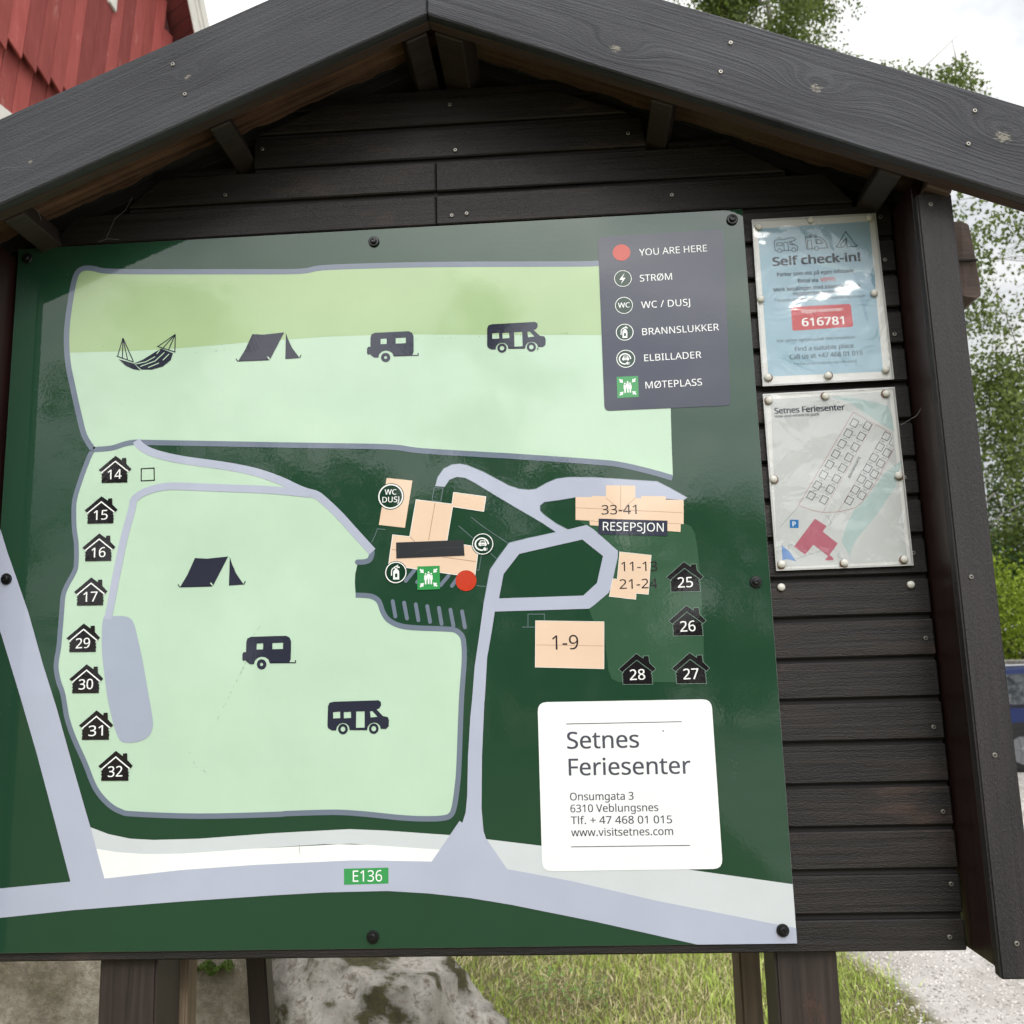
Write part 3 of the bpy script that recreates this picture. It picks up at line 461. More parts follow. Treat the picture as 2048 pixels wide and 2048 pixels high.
('hammock_icon',None,[('P',5,'icon',[(199.1,996.4),(228,986.6),(239.9,973.6),(227,976.2),(212.5,983.6)],0,[]),
('P',5,'icon',[(228,987.2),(243.3,993.1),(265.6,1006.5),(276.7,1012.3),(298.3,1002.5),(294.5,989.7),(280.7,978.8),(261.1,974),(241.8,974.9)],0,[]),
('S',5,'icon',[(195.2,1002.4),(227,989.5)],1.7,0,0,0),('S',5,'icon',[(205.4,1035.7),(196.9,1001.7)],1.7,0,0,0),('S',5,'icon',[(205.4,1035.7),(206.2,997.8)],1.7,0,0,0),('S',5,'icon',[(205.4,1035.7),(215.4,995)],1.7,0,0,0),('S',5,'icon',[(205.4,1035.7),(226.4,990.7)],1.7,0,0,0),('S',5,'icon',[(268.6,1017),(302.8,1004.3)],1.7,0,0,0),('S',5,'icon',[(301.4,1037.8),(270.3,1016.4)],1.7,0,0,0),('S',5,'icon',[(301.4,1037.8),(279.5,1013)],1.7,0,0,0),('S',5,'icon',[(301.4,1037.8),(289.9,1009.3)],1.7,0,0,0),('S',5,'icon',[(301.4,1037.8),(301.6,1005)],1.7,0,0,0),('S',6,'field',[(230,985.6),(249.2,989),(265.9,997.7)],1.5,0,0,0),('S',6,'field',[(239.6,980.8),(266.2,989.6),(282.6,1004.7)],1.5,0,0,0),('S',6,'field',[(253.9,978.1),(273.4,985.5)],1.5,0,0,0),('S',6,'field',[(280.3,990.4),(291.3,1001.4)],1.5,0,0,0),('S',6,'field',[(268.5,1002.5),(274,1009.5)],1.5,0,0,0)])]
TPL={'cabin': [('P',8,'char',[(0,0),(12,-8.6),(12.3,-4.5),(19.3,-4.3),(20.2,-15.3),(29.7,-24.9),(25,-29.4),(0.4,-8.6),(-23.6,-28.5),(-29.2,-24.1)],0,[]),
('P',8,'char',[(0,-11.4),(22.2,-28.8),(21.7,-33.2),(23.6,-35.1),(22.3,-37.3),(23.8,-40.4),(22.8,-43.1),(23.5,-48.5),(-23,-47.7),(-23.2,-42.4),(-22.2,-40.2),(-23.9,-37.8),(-22.4,-35.5),(-24.1,-32.7),(-20.8,-29.8),(-21.4,-27)],0,[])],'cabin_o': [('S',7,'outl2',[(0,1),(11,-7.2),(11.3,-3.5),(20.2,-3.4),(21.1,-14.8),(30.9,-25),(25.1,-30.5),(23.4,-30),(22.8,-33.2),(24.8,-35.1),(23.2,-37.4),(25,-40.5),(23.7,-43.2),(24.7,-49.4),(-23.9,-48.6),(-24.1,-42.4),(-23.1,-40.1),(-24.8,-37.7),(-23.3,-35.5),(-25.1,-32.6),(-22,-28.6),(-23.6,-29.7),(-30.4,-24.1)],0.9,0,0,1),('S',9,'outl2',[(-23.6,-28.5),(0.4,-10),(25,-29.4)],0.9,0,0,0)],'cabin_w': [('S',8.5,'white',[(-24.1,-29.4),(0.2,-10),(24.8,-29.6)],2.1,0,0,0)],'tent': [('P',5,'icon',[(-58,-0.6),(-37.2,-2.5),(0,0),(-24.7,-48.4),(-26.9,-49.7),(-82.1,-48.9),(-70.3,-28.7)],0,[]),
('P',5,'icon',[(2.8,-1.2),(7.1,-13.6),(14.2,-29.4),(28.1,-49.1),(2.3,-50)],0,[]),
('S',5,'icon',[(-86.5,-44.8),(-83.2,-49.5),(-26.9,-49.9)],1.6,0,0,0),('S',5,'icon',[(28.1,-48.9),(30.7,-43.2)],1.6,0,0,0),('S',6,'field',[(-29.7,-44),(-25.8,-49)],2,0,0,0)],'caravan': [('P',5,'icon',[(-8.3,-8.8),(-6.4,-2.5),(0,0),(59.4,-0.2),(65.8,-3.3),(68.4,-9.8),(68.1,-38.9),(65.6,-44.5),(32.9,-45.2),(30.2,-38.7),(24.7,-34.8),(18.4,-33.6),(12.3,-35),(7.3,-39.6),(5.4,-46.1),(-1.5,-45.7),(-6.5,-41.8),(-9.2,-38.8),(-12.5,-40.1),(-14.5,-37.1),(-14.5,-28.5),(-12.5,-25.2),(-8.4,-25.4)],0,[[(9.7,-11.7),(20.7,-11.4),(20.6,-21.7),(9.6,-21.7)],[(36.4,-11.6),(54.7,-11.4),(54.6,-22),(36.6,-21.9)]]),
('S',5,'icon',[(32.9,-44.3),(76,-45.3),(76.1,-41)],1.8,0,0,0),('P',5,'icon',[(26.8,-46.8),(26.2,-50.1),(24.4,-52.8),(21.7,-54.5),(18.5,-55),(15.4,-54.2),(12.7,-52.2),(10.9,-49.3),(10.3,-46),(11,-42.8),(12.8,-40.1),(15.5,-38.4),(18.6,-37.9),(21.8,-38.7),(24.5,-40.7),(26.2,-43.5)],0,[[(21.3,-46.6),(20.5,-48.5),(18.6,-49.3),(16.6,-48.4),(15.8,-46.3),(16.6,-44.3),(18.6,-43.6),(20.5,-44.5)]])],'motorhome': [('P',5,'icon',[(-9.4,-7.2),(-6.9,-1.6),(0,0),(75,0.4),(79,-2.6),(79.3,-8.3),(75.9,-13),(71.8,-14.2),(82.3,-25.3),(90.4,-27.1),(92.4,-32.3),(91.8,-42.2),(87,-46.2),(78.4,-45.8),(77.2,-40.6),(72.5,-36.4),(67.1,-35.3),(61.1,-37),(57.1,-41.9),(55.9,-47.5),(26.9,-46.6),(25.7,-40.3),(20.9,-35.8),(15.5,-34.7),(10,-36.1),(5.8,-40.7),(4.3,-46.6),(-2.5,-46.3),(-8.7,-42.9),(-10.2,-38.5)],0,[[(-0.9,-16.8),(11.1,-16.3),(11.3,-26.8),(-0.6,-27.1)],[(17.1,-17.1),(29,-16.9),(29.3,-26.9),(17.3,-27.4)],[(37.8,-16.8),(51.9,-16.6),(51.9,-43.1),(37.5,-43.2)],[(60.9,-17.1),(64.9,-16.7),(73.3,-26.3),(61.9,-27.1)]]),
('P',5,'icon',[(23.9,-45.1),(23.2,-48.3),(21.4,-50.9),(18.7,-52.6),(15.6,-53.1),(12.5,-52.3),(9.9,-50.4),(8.2,-47.5),(7.6,-44.2),(8.3,-41),(10.2,-38.4),(12.9,-36.6),(16,-36.1),(19.1,-37),(21.7,-38.9),(23.4,-41.8)],0,[[(19.9,-44.9),(19,-47.3),(16.9,-48.8),(14.4,-48.6),(12.4,-47),(11.7,-44.4),(12.6,-42),(14.6,-40.5),(17.1,-40.7),(19.1,-42.3)]]),
('P',5,'icon',[(75.1,-45.6),(74.4,-48.8),(72.6,-51.5),(69.9,-53.2),(66.8,-53.7),(63.7,-52.9),(61.1,-50.9),(59.4,-48.1),(58.9,-44.8),(59.6,-41.6),(61.5,-38.9),(64.2,-37.2),(67.3,-36.7),(70.4,-37.5),(73,-39.5),(74.6,-42.4)],0,[[(71.1,-45.4),(70.2,-47.9),(68.2,-49.3),(65.7,-49.2),(63.7,-47.6),(63,-45),(63.8,-42.6),(65.9,-41.1),(68.4,-41.3),(70.4,-42.9)]])],'num': (-12.1,-41.9,24.9,16.8)}
ICONS=[('cabin','cabin_icon',(201.5,819),'14','cabin_w'),('cabin','cabin_icon',(179.6,747.7),'15','cabin_w'),('cabin','cabin_icon',(178.8,682.2),'16','cabin_w'),('cabin','cabin_icon',(168.2,606.1),'17','cabin_w'),('cabin','cabin_icon',(158.9,527.6),'29','cabin_w'),('cabin','cabin_icon',(167.6,458.7),'30','cabin_w'),('cabin','cabin_icon',(188.3,381.7),'31','cabin_w'),('cabin','cabin_icon',(224.6,314.8),'32','cabin_w'),('cabin','cabin_icon',(1178.1,596.6),'25','cabin_o'),('cabin','cabin_icon',(1178,524.5),'26','cabin_o'),('cabin','cabin_icon',(1178.6,447.5),'27','cabin_o'),('cabin','cabin_icon',(1092.1,448.7),'28','cabin_o'),('tent','tent_icon',(499.6,1031.5),None,None),('tent','tent_icon',(407.3,633.9),None,None),('caravan','caravan_icon',(662.4,1022.3),None,None),('caravan','caravan_icon',(449.9,496.3),None,None),('motorhome','motorhome_icon',(870.2,1027.4),None,None),('motorhome','motorhome_icon',(590.8,385.3),None,None)]
BOLTS=[(17.7,608.5),(660.9,1193.7),(1297.5,1198.3),(1293.1,560),(1296.1,19.9),(655.4,18.2),(19.4,1197.3),(18,22)]
N1=([(1331.2,1195.4),(1544.1,1194.9),(1547.3,894.4),(1328.4,892.5)],[(1342,1181.2),(1432.2,1188.1),(1532.8,1186.2),(1336,1047.5),(1528.2,1048),(1337.7,906.9),(1438.3,905.3),(1534.7,911.1)],[('sheet',None,[]),
('paper',None,[]),
('printed_background',None,[('P',1,'skyblue',[(1340.6,1178.7),(1532.7,1181.3),(1531,909.1),(1339.4,909.2)],0,[])]),
('printed_mountain',None,[('P',2,'ice',[(1405.5,1134.1),(1426.9,1122.5),(1457.8,1110.4),(1496.1,1094.6),(1533.5,1089.1),(1531.4,1048.4),(1516.5,1057.7),(1505.3,1073.6),(1499.9,1084.1),(1472.4,1095.9),(1441.4,1104.5),(1414,1119.8)],0,[]),
('P',2.5,'ice2',[(1495.5,1087.7),(1500.6,1073.8),(1501.6,1050),(1507.1,1022.7),(1511.2,998.9),(1516,1000.3),(1511.9,1024.1),(1522.6,1038.7),(1531.7,1051.7),(1532.9,1082.3),(1514.7,1090.1)],0,[])]),
('motorhome_drawing',None,[('S',3,'ink2',[(1371.2,1135.1),(1367.5,1136.2),(1367.2,1153.6),(1369.5,1156.1),(1383.1,1155.8),(1394.6,1158.6),(1401.8,1158.5),(1403.6,1154.6),(1402.2,1153),(1393.2,1151.2),(1395.2,1145.9),(1403.9,1144.5),(1406.5,1140.9),(1406,1134.9),(1403.6,1134.5)],1.2,0,0,0),('S',3,'ink2',[(1379.2,1135.2),(1395.7,1135.3)],1.2,0,0,0),('S',3,'ink2',[(1371.1,1149.9),(1380.3,1150.2),(1380.4,1145),(1371.1,1144.7),(1371.1,1149.9)],1.2,0,0,0),('S',3,'ink2',[(1383.2,1135.7),(1383,1149.2),(1385.2,1150.8),(1389.2,1150.6),(1390.6,1148.8),(1390.4,1135.8)],1.2,0,0,0),('S',3,'ink2',[(1372.1,1158.5),(1374.6,1159.8),(1379.4,1159)],1.2,0,0,0),('S',3,'ink2',[(1393.6,1146),(1400,1146.1),(1403.9,1144.5)],1.2,0,0,0),('S',3,'ink2',[(1395.3,1151.1),(1400,1145.6)],1.2,0,0,0),('C',3,'ink2',(1375.2,1135.8),4.1,3.0),('C',3,'ink2',(1399.6,1136.1),4.1,3.0)]),
('caravan_drawing',None,[('S',3,'ink2',[(1433.6,1135.9),(1421.6,1135.9),(1420.9,1156.6),(1421.8,1158.2),(1439.4,1158.1),(1447.2,1155.9),(1453.1,1150.4),(1456.5,1143.2),(1456.8,1136.3),(1460,1136.5)],1.2,0,0,0),('S',3,'ink2',[(1441.6,1136.3),(1456.8,1136.3)],1.2,0,0,0),('S',3,'ink2',[(1423.6,1136.1),(1423.9,1152.1),(1429.4,1152.6),(1431.2,1151.6),(1430.9,1136.1)],1.2,0,0,0),('S',3,'ink2',[(1438.5,1151.6),(1443.8,1152.6),(1448.3,1149.8),(1449.5,1145.4),(1439.1,1145.1),(1438.5,1151.6)],1.2,0,0,0),('S',3,'ink2',[(1428.3,1159.6),(1430.1,1161.8),(1435.7,1161.8),(1436.3,1159.7)],1.2,0,0,0),('C',3,'ink2',(1438.4,1136.3),4.1,3.0)]),
('tent_drawing',None,[('S',3,'ink2',[(1473.6,1137.9),(1490.6,1164.7),(1506.9,1136.9)],1.2,0,0,0),('S',3,'ink2',[(1471.4,1139.8),(1473.5,1136.2),(1483.8,1136.1),(1487.2,1138.9),(1490.8,1152.5),(1490.5,1136.1),(1506.1,1136.1),(1509.5,1139.3)],1.2,0,0,0),('S',3,'ink2',[(1490.8,1152.5),(1479.4,1140.2),(1481.6,1137.5)],1.2,0,0,0)]),
('lettering',None,[('T',3,'ink2','Self check-in!',(1361.2,1108.4),(1511.6,1109.4),15.2,2,4.5)]),
('lettering',None,[('T',3,'ink2','Parker som vist på egen infotavle',(1367.4,1088.5),(1498,1089),6.9,2,2)]),
('lettering',None,[('T',3,'ink2','Betal via',(1402,1074.9),(1436.6,1074.9),6.9,2,2.5)]),
('lettering',None,[('T',3,'vred','VIPPS',(1440.2,1074.7),(1465.9,1075.2),7.0,2,2.5)]),
('lettering',None,[('T',3,'ink2','Merk betalingen med bilens/vognens',(1359.3,1061),(1507.4,1062.2),6.8,2,2)]),
('lettering',None,[('T',3,'ink2','registreringsnummer',(1392.4,1051.9),(1475.9,1052.6),6.8,2,2)]),
('lettering',None,[('T',3,'ink2','* Se priser på eget oppslag ved resepsjonen og infotavle',(1359.9,1042.3),(1512.8,1042.9),4.9,2,0.5)]),
('red_box',None,[('P',3,'vred2',[(1386.6,1027.5),(1386.9,1029.3),(1387.7,1030.5),(1388.9,1031.3),(1390.7,1031.5),(1483.5,1032.1),(1485.3,1031.8),(1486.5,1031.1),(1487.3,1029.8),(1487.6,1028.1),(1488.5,994.9),(1488.3,993.1),(1487.6,991.9),(1486.3,991.1),(1484.6,990.8),(1389.9,988.7),(1388.2,988.9),(1386.9,989.6),(1386.2,990.9),(1386,992.6)],0,[]),
('T',4,'white','Vipps-nummer:',(1402.9,1019.7),(1475.1,1020.1),6.8,2,1),('T',4,'white','616781',(1402.6,996.1),(1474.1,996.1),14.1,0,3)]),
('lettering',None,[('T',3,'greyink','For other options,ask the reception',(1358.8,969),(1489.9,969.9),5.1,2,2)]),
('lettering',None,[('T',3,'greyink','Find a suitable place',(1387.3,951.7),(1486.1,953.5),7.7,2,2)]),
('lettering',None,[('T',3,'greyink','Call us at +47 468 01 015',(1377.3,937.7),(1500,939.8),8.0,2,2)]),
('lettering',None,[('T',3,'greyink','* Prices at the reception and info board',(1383.8,927),(1488.4,927.2),4.5,2,0.5)])])
N2=([(1327.4,878.4),(1546.8,880.4),(1548.6,578.3),(1327.6,577)],[(1336.9,866.5),(1431.4,869.4),(1531.6,869.2),(1334.1,730.2),(1538.5,728.1),(1336.6,587.2),(1438,585.9),(1534.4,588.4)],[('sheet',None,[]),
('paper',None,[]),
('printed_background',None,[('P',1,'plan',[(1340.5,868.7),(1537.5,874),(1540.3,585.7),(1329.6,582.8)],0,[]),
('P',2,'teal',[(1440.7,867.7),(1469.2,859.1),(1496.3,836.2),(1518.7,819),(1539.4,803.8),(1538.5,830.7),(1533.4,848.9),(1508.5,857.3),(1461.4,868.5)],0,[]),
('P',2,'teal',[(1546.5,753.7),(1517.6,733.8),(1485.3,694.7),(1461.5,673),(1447.6,649.2),(1436.9,621.9),(1448.2,597.5),(1458.6,621.1),(1493.9,659.6),(1532.1,708.6)],0,[])]),
('lettering',None,[('T',3,'ink2','Setnes Feriesenter',(1344.7,843.4),(1462,844.9),9.8,2,3.5)]),
('lettering',None,[('T',3,'ink2','How and where to park',(1344.5,836.2),(1418.9,837.1),5.0,2,1.5)]),
('lettering',None,[('T',3,'ink2','BRANNGATE',(1460.3,727.3),(1481.2,762.1),4.4,2,1.5)]),
('plan_outline',None,[('S',3,'planred',[(1475.3,840.4),(1372,684.8),(1394.1,675.2),(1410.7,671.4),(1436.1,671.3),(1465.2,677.2),(1478,688)],1,0,0,0),('S',3,'planred',[(1475.3,840.4),(1534.9,800.7)],1,0,0,0),('S',3,'planred',[(1506.8,819.5),(1410.8,671.8)],0.6,0,0,0),('S',3,'planred',[(1526,806.1),(1436.1,671.9)],0.6,0,0,0),('S',3,'planred',[(1535.7,773.6),(1499,715.2),(1478,688)],1,0,0,0),('S',3,'greyink',[(1371.8,682.6),(1339.6,649.8)],0.6,0,0,0),('S',3,'greyink',[(1535.5,795),(1528.9,782.8),(1536.2,779)],0.8,0,0,0)]),
('parking_bay',None,[('S',3,'ink2',[(1474.4,829.6),(1483.3,823.8),(1476.4,813.3),(1467.5,819.1)],1,0,0,1)]),
('lettering',None,[('T',3,'ink2','5m',(1466.9,812.5),(1472.3,811.2),2.1,2,0.6)]),
('lettering',None,[('T',3,'ink2','6m',(1481.2,817.6),(1486.9,816.6),1.8,2,0.6)]),
('parking_bay',None,[('S',3,'ink2',[(1462.7,812.1),(1471.6,806.4),(1464.7,795.9),(1455.8,801.7)],1,0,0,1)]),
('lettering',None,[('T',3,'ink2','5m',(1455.2,795.1),(1460.6,793.8),2.1,2,0.6)]),
('lettering',None,[('T',3,'ink2','6m',(1469.5,800.2),(1475.2,799.2),1.8,2,0.6)]),
('parking_bay',None,[('S',3,'ink2',[(1451,794.7),(1459.9,789),(1453,778.6),(1444.1,784.3)],1,0,0,1)]),
('lettering',None,[('T',3,'ink2','5m',(1443.6,777.7),(1448.9,776.4),2.1,2,0.6)]),
('lettering',None,[('T',3,'ink2','6m',(1457.8,782.8),(1463.5,781.9),1.7,2,0.6)]),
('parking_bay',None,[('S',3,'ink2',[(1439.3,777.3),(1448.2,771.6),(1441.4,761.3),(1432.5,767)],1,0,0,1)]),
('lettering',None,[('T',3,'ink2','5m',(1432,760.4),(1437.3,759.1),2.1,2,0.6)]),
('lettering',None,[('T',3,'ink2','6m',(1446.2,765.5),(1451.9,764.5),1.8,2,0.6)]),
('parking_bay',None,[('S',3,'ink2',[(1427.7,760),(1436.6,754.3),(1429.8,744),(1420.9,749.7)],1,0,0,1)]),
('lettering',None,[('T',3,'ink2','5m',(1420.4,743.1),(1425.7,741.8),2.0,2,0.6)]),
('lettering',None,[('T',3,'ink2','6m',(1434.6,748.2),(1440.3,747.3),1.7,2,0.6)]),
('parking_bay',None,[('S',3,'ink2',[(1416.1,742.8),(1425,737.1),(1418.2,726.8),(1409.3,732.4)],1,0,0,1)]),
('lettering',None,[('T',3,'ink2','5m',(1408.8,725.9),(1414.2,724.6),2.1,2,0.6)]),
('lettering',None,[('T',3,'ink2','6m',(1423,731),(1428.7,730.1),1.7,2,0.6)]),
('parking_bay',None,[('S',3,'ink2',[(1404.6,725.5),(1413.5,719.9),(1406.7,709.6),(1397.8,715.2)],1,0,0,1)]),
('lettering',None,[('T',3,'ink2','5m',(1397.3,708.7),(1402.6,707.5),2.1,2,0.6)]),
('lettering',None,[('T',3,'ink2','6m',(1411.4,713.8),(1417.1,712.9),1.7,2,0.6)]),
('parking_bay',None,[('S',3,'ink2',[(1393.1,708.4),(1402,702.7),(1395.2,692.5),(1386.3,698.1)],1,0,0,1)]),
('lettering',None,[('T',3,'ink2','6m',(1399.9,696.7),(1405.6,695.8),1.7,2,0.6)]),
('parking_bay',None,[('S',3,'ink2',[(1495.6,823.6),(1504.4,817.8),(1497.5,807.4),(1488.6,813.2)],1,0,0,1)]),
('lettering',None,[('T',3,'ink2','5m',(1488,806.4),(1493.4,805.1),2.1,2,0.6)]),
('parking_bay',None,[('S',3,'ink2',[(1483.7,805.9),(1492.6,800.1),(1485.7,789.7),(1476.8,795.4)],1,0,0,1)]),
('lettering',None,[('T',3,'ink2','5m',(1476.2,788.7),(1481.6,787.4),2.1,2,0.6)]),
('parking_bay',None,[('S',3,'ink2',[(1471.9,788.2),(1480.8,782.5),(1473.9,772.1),(1465.1,777.8)],1,0,0,1)]),
('lettering',None,[('T',3,'ink2','5m',(1464.5,771.1),(1469.8,769.8),2.1,2,0.6)]),
('parking_bay',None,[('S',3,'ink2',[(1460.2,770.6),(1469,764.9),(1462.2,754.5),(1453.3,760.2)],1,0,0,1)]),
('lettering',None,[('T',3,'ink2','5m',(1452.7,753.5),(1458.1,752.2),2.1,2,0.6)]),
('parking_bay',None,[('S',3,'ink2',[(1448.4,753),(1457.3,747.3),(1450.5,737),(1441.6,742.6)],1,0,0,1)]),
('lettering',None,[('T',3,'ink2','5m',(1441,736),(1446.4,734.7),2.1,2,0.6)]),
('parking_bay',None,[('S',3,'ink2',[(1436.8,735.4),(1445.6,729.8),(1438.8,719.5),(1429.9,725.1)],1,0,0,1)]),
('lettering',None,[('T',3,'ink2','5m',(1429.4,718.5),(1434.7,717.2),2.0,2,0.6)]),
('parking_bay',None,[('S',3,'ink2',[(1425.1,718),(1433.9,712.3),(1427.2,702.1),(1418.3,707.7)],1,0,0,1)]),
('lettering',None,[('T',3,'ink2','5m',(1417.8,701.1),(1423.1,699.8),2.1,2,0.6)]),
('parking_bay',None,[('S',3,'ink2',[(1413.5,700.5),(1422.3,694.9),(1415.5,684.7),(1406.7,690.3)],1,0,0,1)]),
('parking_bay',None,[('S',3,'ink2',[(1524.5,804.4),(1533.3,798.7),(1526.4,788.3),(1517.6,794)],1,0,0,1)]),
('lettering',None,[('T',3,'ink2','5m',(1517,787.1),(1522.3,785.8),2.1,2,0.6)]),
('parking_bay',None,[('S',3,'ink2',[(1512.7,786.5),(1521.5,780.8),(1514.6,770.4),(1505.8,776.1)],1,0,0,1)]),
('lettering',None,[('T',3,'ink2','5m',(1505.2,769.3),(1510.5,768),2.1,2,0.6)]),
('parking_bay',None,[('S',3,'ink2',[(1501,768.6),(1509.8,762.9),(1502.9,752.6),(1494.1,758.3)],1,0,0,1)]),
('lettering',None,[('T',3,'ink2','5m',(1493.5,751.5),(1498.8,750.2),2.1,2,0.6)]),
('parking_bay',None,[('S',3,'ink2',[(1489.3,750.8),(1498.1,745.1),(1491.2,734.8),(1482.4,740.5)],1,0,0,1)]),
('lettering',None,[('T',3,'ink2','5m',(1481.8,733.7),(1487.1,732.4),2.1,2,0.6)]),
('parking_bay',None,[('S',3,'ink2',[(1477.6,733),(1486.4,727.4),(1479.6,717.1),(1470.8,722.8)],1,0,0,1)]),
('lettering',None,[('T',3,'ink2','5m',(1470.2,716),(1475.5,714.7),2.0,2,0.6)]),
('parking_bay',None,[('S',3,'ink2',[(1466,715.3),(1474.8,709.7),(1467.9,699.5),(1459.1,705.1)],1,0,0,1)]),
('lettering',None,[('T',3,'ink2','5m',(1458.6,698.3),(1463.9,697.1),2.0,2,0.6)]),
('parking_bay',None,[('S',3,'ink2',[(1454.4,697.7),(1463.2,692.1),(1456.4,681.9),(1447.6,687.5)],1,0,0,1)]),
('parking_bay',None,[('S',3,'ink2',[(1523.2,776),(1532,770.3),(1525.1,759.9),(1516.3,765.6)],1,0,0,1)]),
('lettering',None,[('T',3,'ink2','5m',(1515.6,758.9),(1520.9,757.6),2.0,2,0.6)]),
('parking_bay',None,[('S',3,'ink2',[(1511.3,758.3),(1520,752.6),(1513.2,742.3),(1504.4,748)],1,0,0,1)]),
('lettering',None,[('T',3,'ink2','5m',(1503.7,741.2),(1509,740),2.1,2,0.6)]),
('parking_bay',None,[('S',3,'ink2',[(1499.4,740.7),(1508.1,735),(1501.3,724.7),(1492.5,730.4)],1,0,0,1)]),
('lettering',None,[('T',3,'ink2','5m',(1491.8,723.7),(1497.1,722.4),2.1,2,0.6)]),
('parking_bay',None,[('S',3,'ink2',[(1487.5,723.1),(1496.3,717.5),(1489.4,707.2),(1480.7,712.8)],1,0,0,1)]),
('lettering',None,[('T',3,'ink2','5m',(1480,706.2),(1485.3,704.9),2.0,2,0.6)]),
('parking_bay',None,[('S',3,'ink2',[(1475.7,705.6),(1484.4,700),(1477.6,689.8),(1468.8,695.4)],1,0,0,1)]),
('parking_sign',None,[('P',3,'pblue',[(1356.1,661.3),(1370.5,660.8),(1369.4,646.9),(1355,647.5)],0,[]),
('T',4,'white','P',(1360,649.9),(1365.4,649.9),8.0,2,2)]),
('printed_building',None,[('P',3,'rose',[(1397.2,661.5),(1415.2,648.3),(1408.1,639.4),(1430.7,618.7),(1415.8,600.4),(1421.9,594.1),(1420.9,591.3),(1407.5,591.7),(1413.1,598.7),(1391.2,618.4),(1376.4,601.8),(1359.4,616.2)],0,[]),
('P',3,'pblue2',[(1339.6,619.5),(1339.2,594.5),(1347.4,595.9),(1361.4,591.7),(1351.7,607.8)],0,[])]),
('plan_outline',None,[('S',3,'greyink',[(1413.7,666.1),(1418.6,664.2),(1423.5,652.7),(1418.9,648.2)],0.5,0,0,0),('S',3,'greyink',[(1422.6,611.3),(1432.8,604),(1428.1,598.2),(1437.6,591)],0.5,0,0,0),('S',3,'greyink',[(1349.3,609.6),(1350.8,618.2),(1356,619.7),(1360.8,617)],0.5,0,0,0),('S',3,'greyink',[(1361.6,595.4),(1381.5,601.6),(1403.8,607.7)],0.5,0,0,0)])])
LOOSE=[(1334.9,550.3),(1543.2,547.4)]
NAILS=[(801.8,1456.9),(1124.1,1378.6),(810.3,1365.6),(801.7,1238.3),(828.8,1240.5),(1195.8,1253.8),(451.9,1390.8),(384.5,1303.5),(1554.2,1110.8),(1557.5,975.5),(1554,1190.6),(1550,725.9),(1552.3,599.6),(1558.3,460.5),(1556.7,320.4),(1558,190.6),(1559,82.8),(1548.7,5.8)]
NAILF=[(350.5,1456.2),(373.1,1398.8),(1284,1428.6),(1264.5,1377.6),(1657.4,1281.6),(1641.3,1225.6)]
NAILP=[(1595.1,547.3),(1600.5,284.8),(1601.8,24.3),(1596.3,1154.5)]

ZB = 1.17                                  # height of the board's lower edge
APX, APZ, SL = 0.785, 2.690, 0.417         # apex of the barge boards' lower edge, roof slope
ANG = math.atan(SL)
def low(x, h=0.0): return APZ - SL * abs(x - APX) + h

stain_clad = wood('stain_cladding', (0.003, 0.0026, 0.0026), (0.025, 0.019, 0.017), rough=0.50, spec=0.42, gscale=55, bump=0.0014, fine=1.1, worn=(0.060, 0.034, 0.025), worn_at=0.72, crackle=0.10, checks=0.70)
stain_fasc_l = wood('stain_barge_left', (0.014, 0.014, 0.017), (0.060, 0.061, 0.070), rough=0.60, gscale=105, bump=0.0022, fine=1.0, wave=0.009,
                    knots=[(0.10, 0.0, 0.016), (-0.20, -0.025, 0.012), (-0.42, 0.02, 0.013)])
stain_fasc_r = wood('stain_barge_right', (0.014, 0.014, 0.018), (0.066, 0.067, 0.078), rough=0.58, gscale=90, bump=0.0034, fine=0.7, wave=0.009,
                    knots=[(-0.19, -0.035, 0.024), (0.14, 0.0, 0.026), (0.44, 0.012, 0.034)])
stain_post = wood('stain_post', (0.008, 0.007, 0.007), (0.030, 0.025, 0.025), axis=2, rough=0.5, gscale=50, bump=0.0012, fine=1.8, crackle=0.12, worn=(0.09, 0.08, 0.075), worn_at=0.82)
stain_side = wood('stain_post_side', (0.010, 0.004, 0.004), (0.030, 0.012, 0.010), axis=2, rough=0.38, gscale=60, bump=0.0003, fine=0.2)
stain_purlin = wood('stain_purlin', (0.016, 0.012, 0.010), (0.050, 0.036, 0.030), rough=0.6, gscale=70, bump=0.0006, fine=0.4)
stain_leg = wood('stain_leg', (0.018, 0.013, 0.012), (0.050, 0.034, 0.028), axis=2, rough=0.5, gscale=60, bump=0.0006, fine=0.4, worn=(0.12, 0.05, 0.026), worn_at=0.72)
bare_leg = wood('weathered_leg', (0.10, 0.072, 0.048), (0.25, 0.185, 0.125), axis=2, rough=0.65, gscale=60, bump=0.0006, fine=0.4)
bark_wood = wood('waney_board', (0.06, 0.026, 0.014), (0.55, 0.30, 0.18), rough=0.8, gscale=22, bump=0.012, fine=1.6, worn=(0.36, 0.25, 0.17), worn_at=0.64)
batten_m = wood('stain_batten', (0.035, 0.020, 0.016), (0.085, 0.052, 0.042), rough=0.7, gscale=70, bump=0.0006, fine=0.4)
dark_deck = wood('dark_roof_board', (0.010, 0.009, 0.009), (0.020, 0.017, 0.016), rough=0.8, bump=0.0006)
end_wood = wood('beam_end', (0.055, 0.034, 0.026), (0.15, 0.10, 0.078), rough=0.7, gscale=45, bump=0.0010, fine=0.5)
felt = flat('roofing_felt', (0.03, 0.03, 0.032), 0.9, bump=0.001, bscale=900)
zinc = flat('zinc_screw', (0.30, 0.28, 0.25), 0.42, metal=0.7, var=0.3, vscale=400)
hole_dark = flat('screw_recess', (0.02, 0.02, 0.02), 0.8)
black_plastic = flat('black_cap', (0.006, 0.006, 0.007), 0.3)
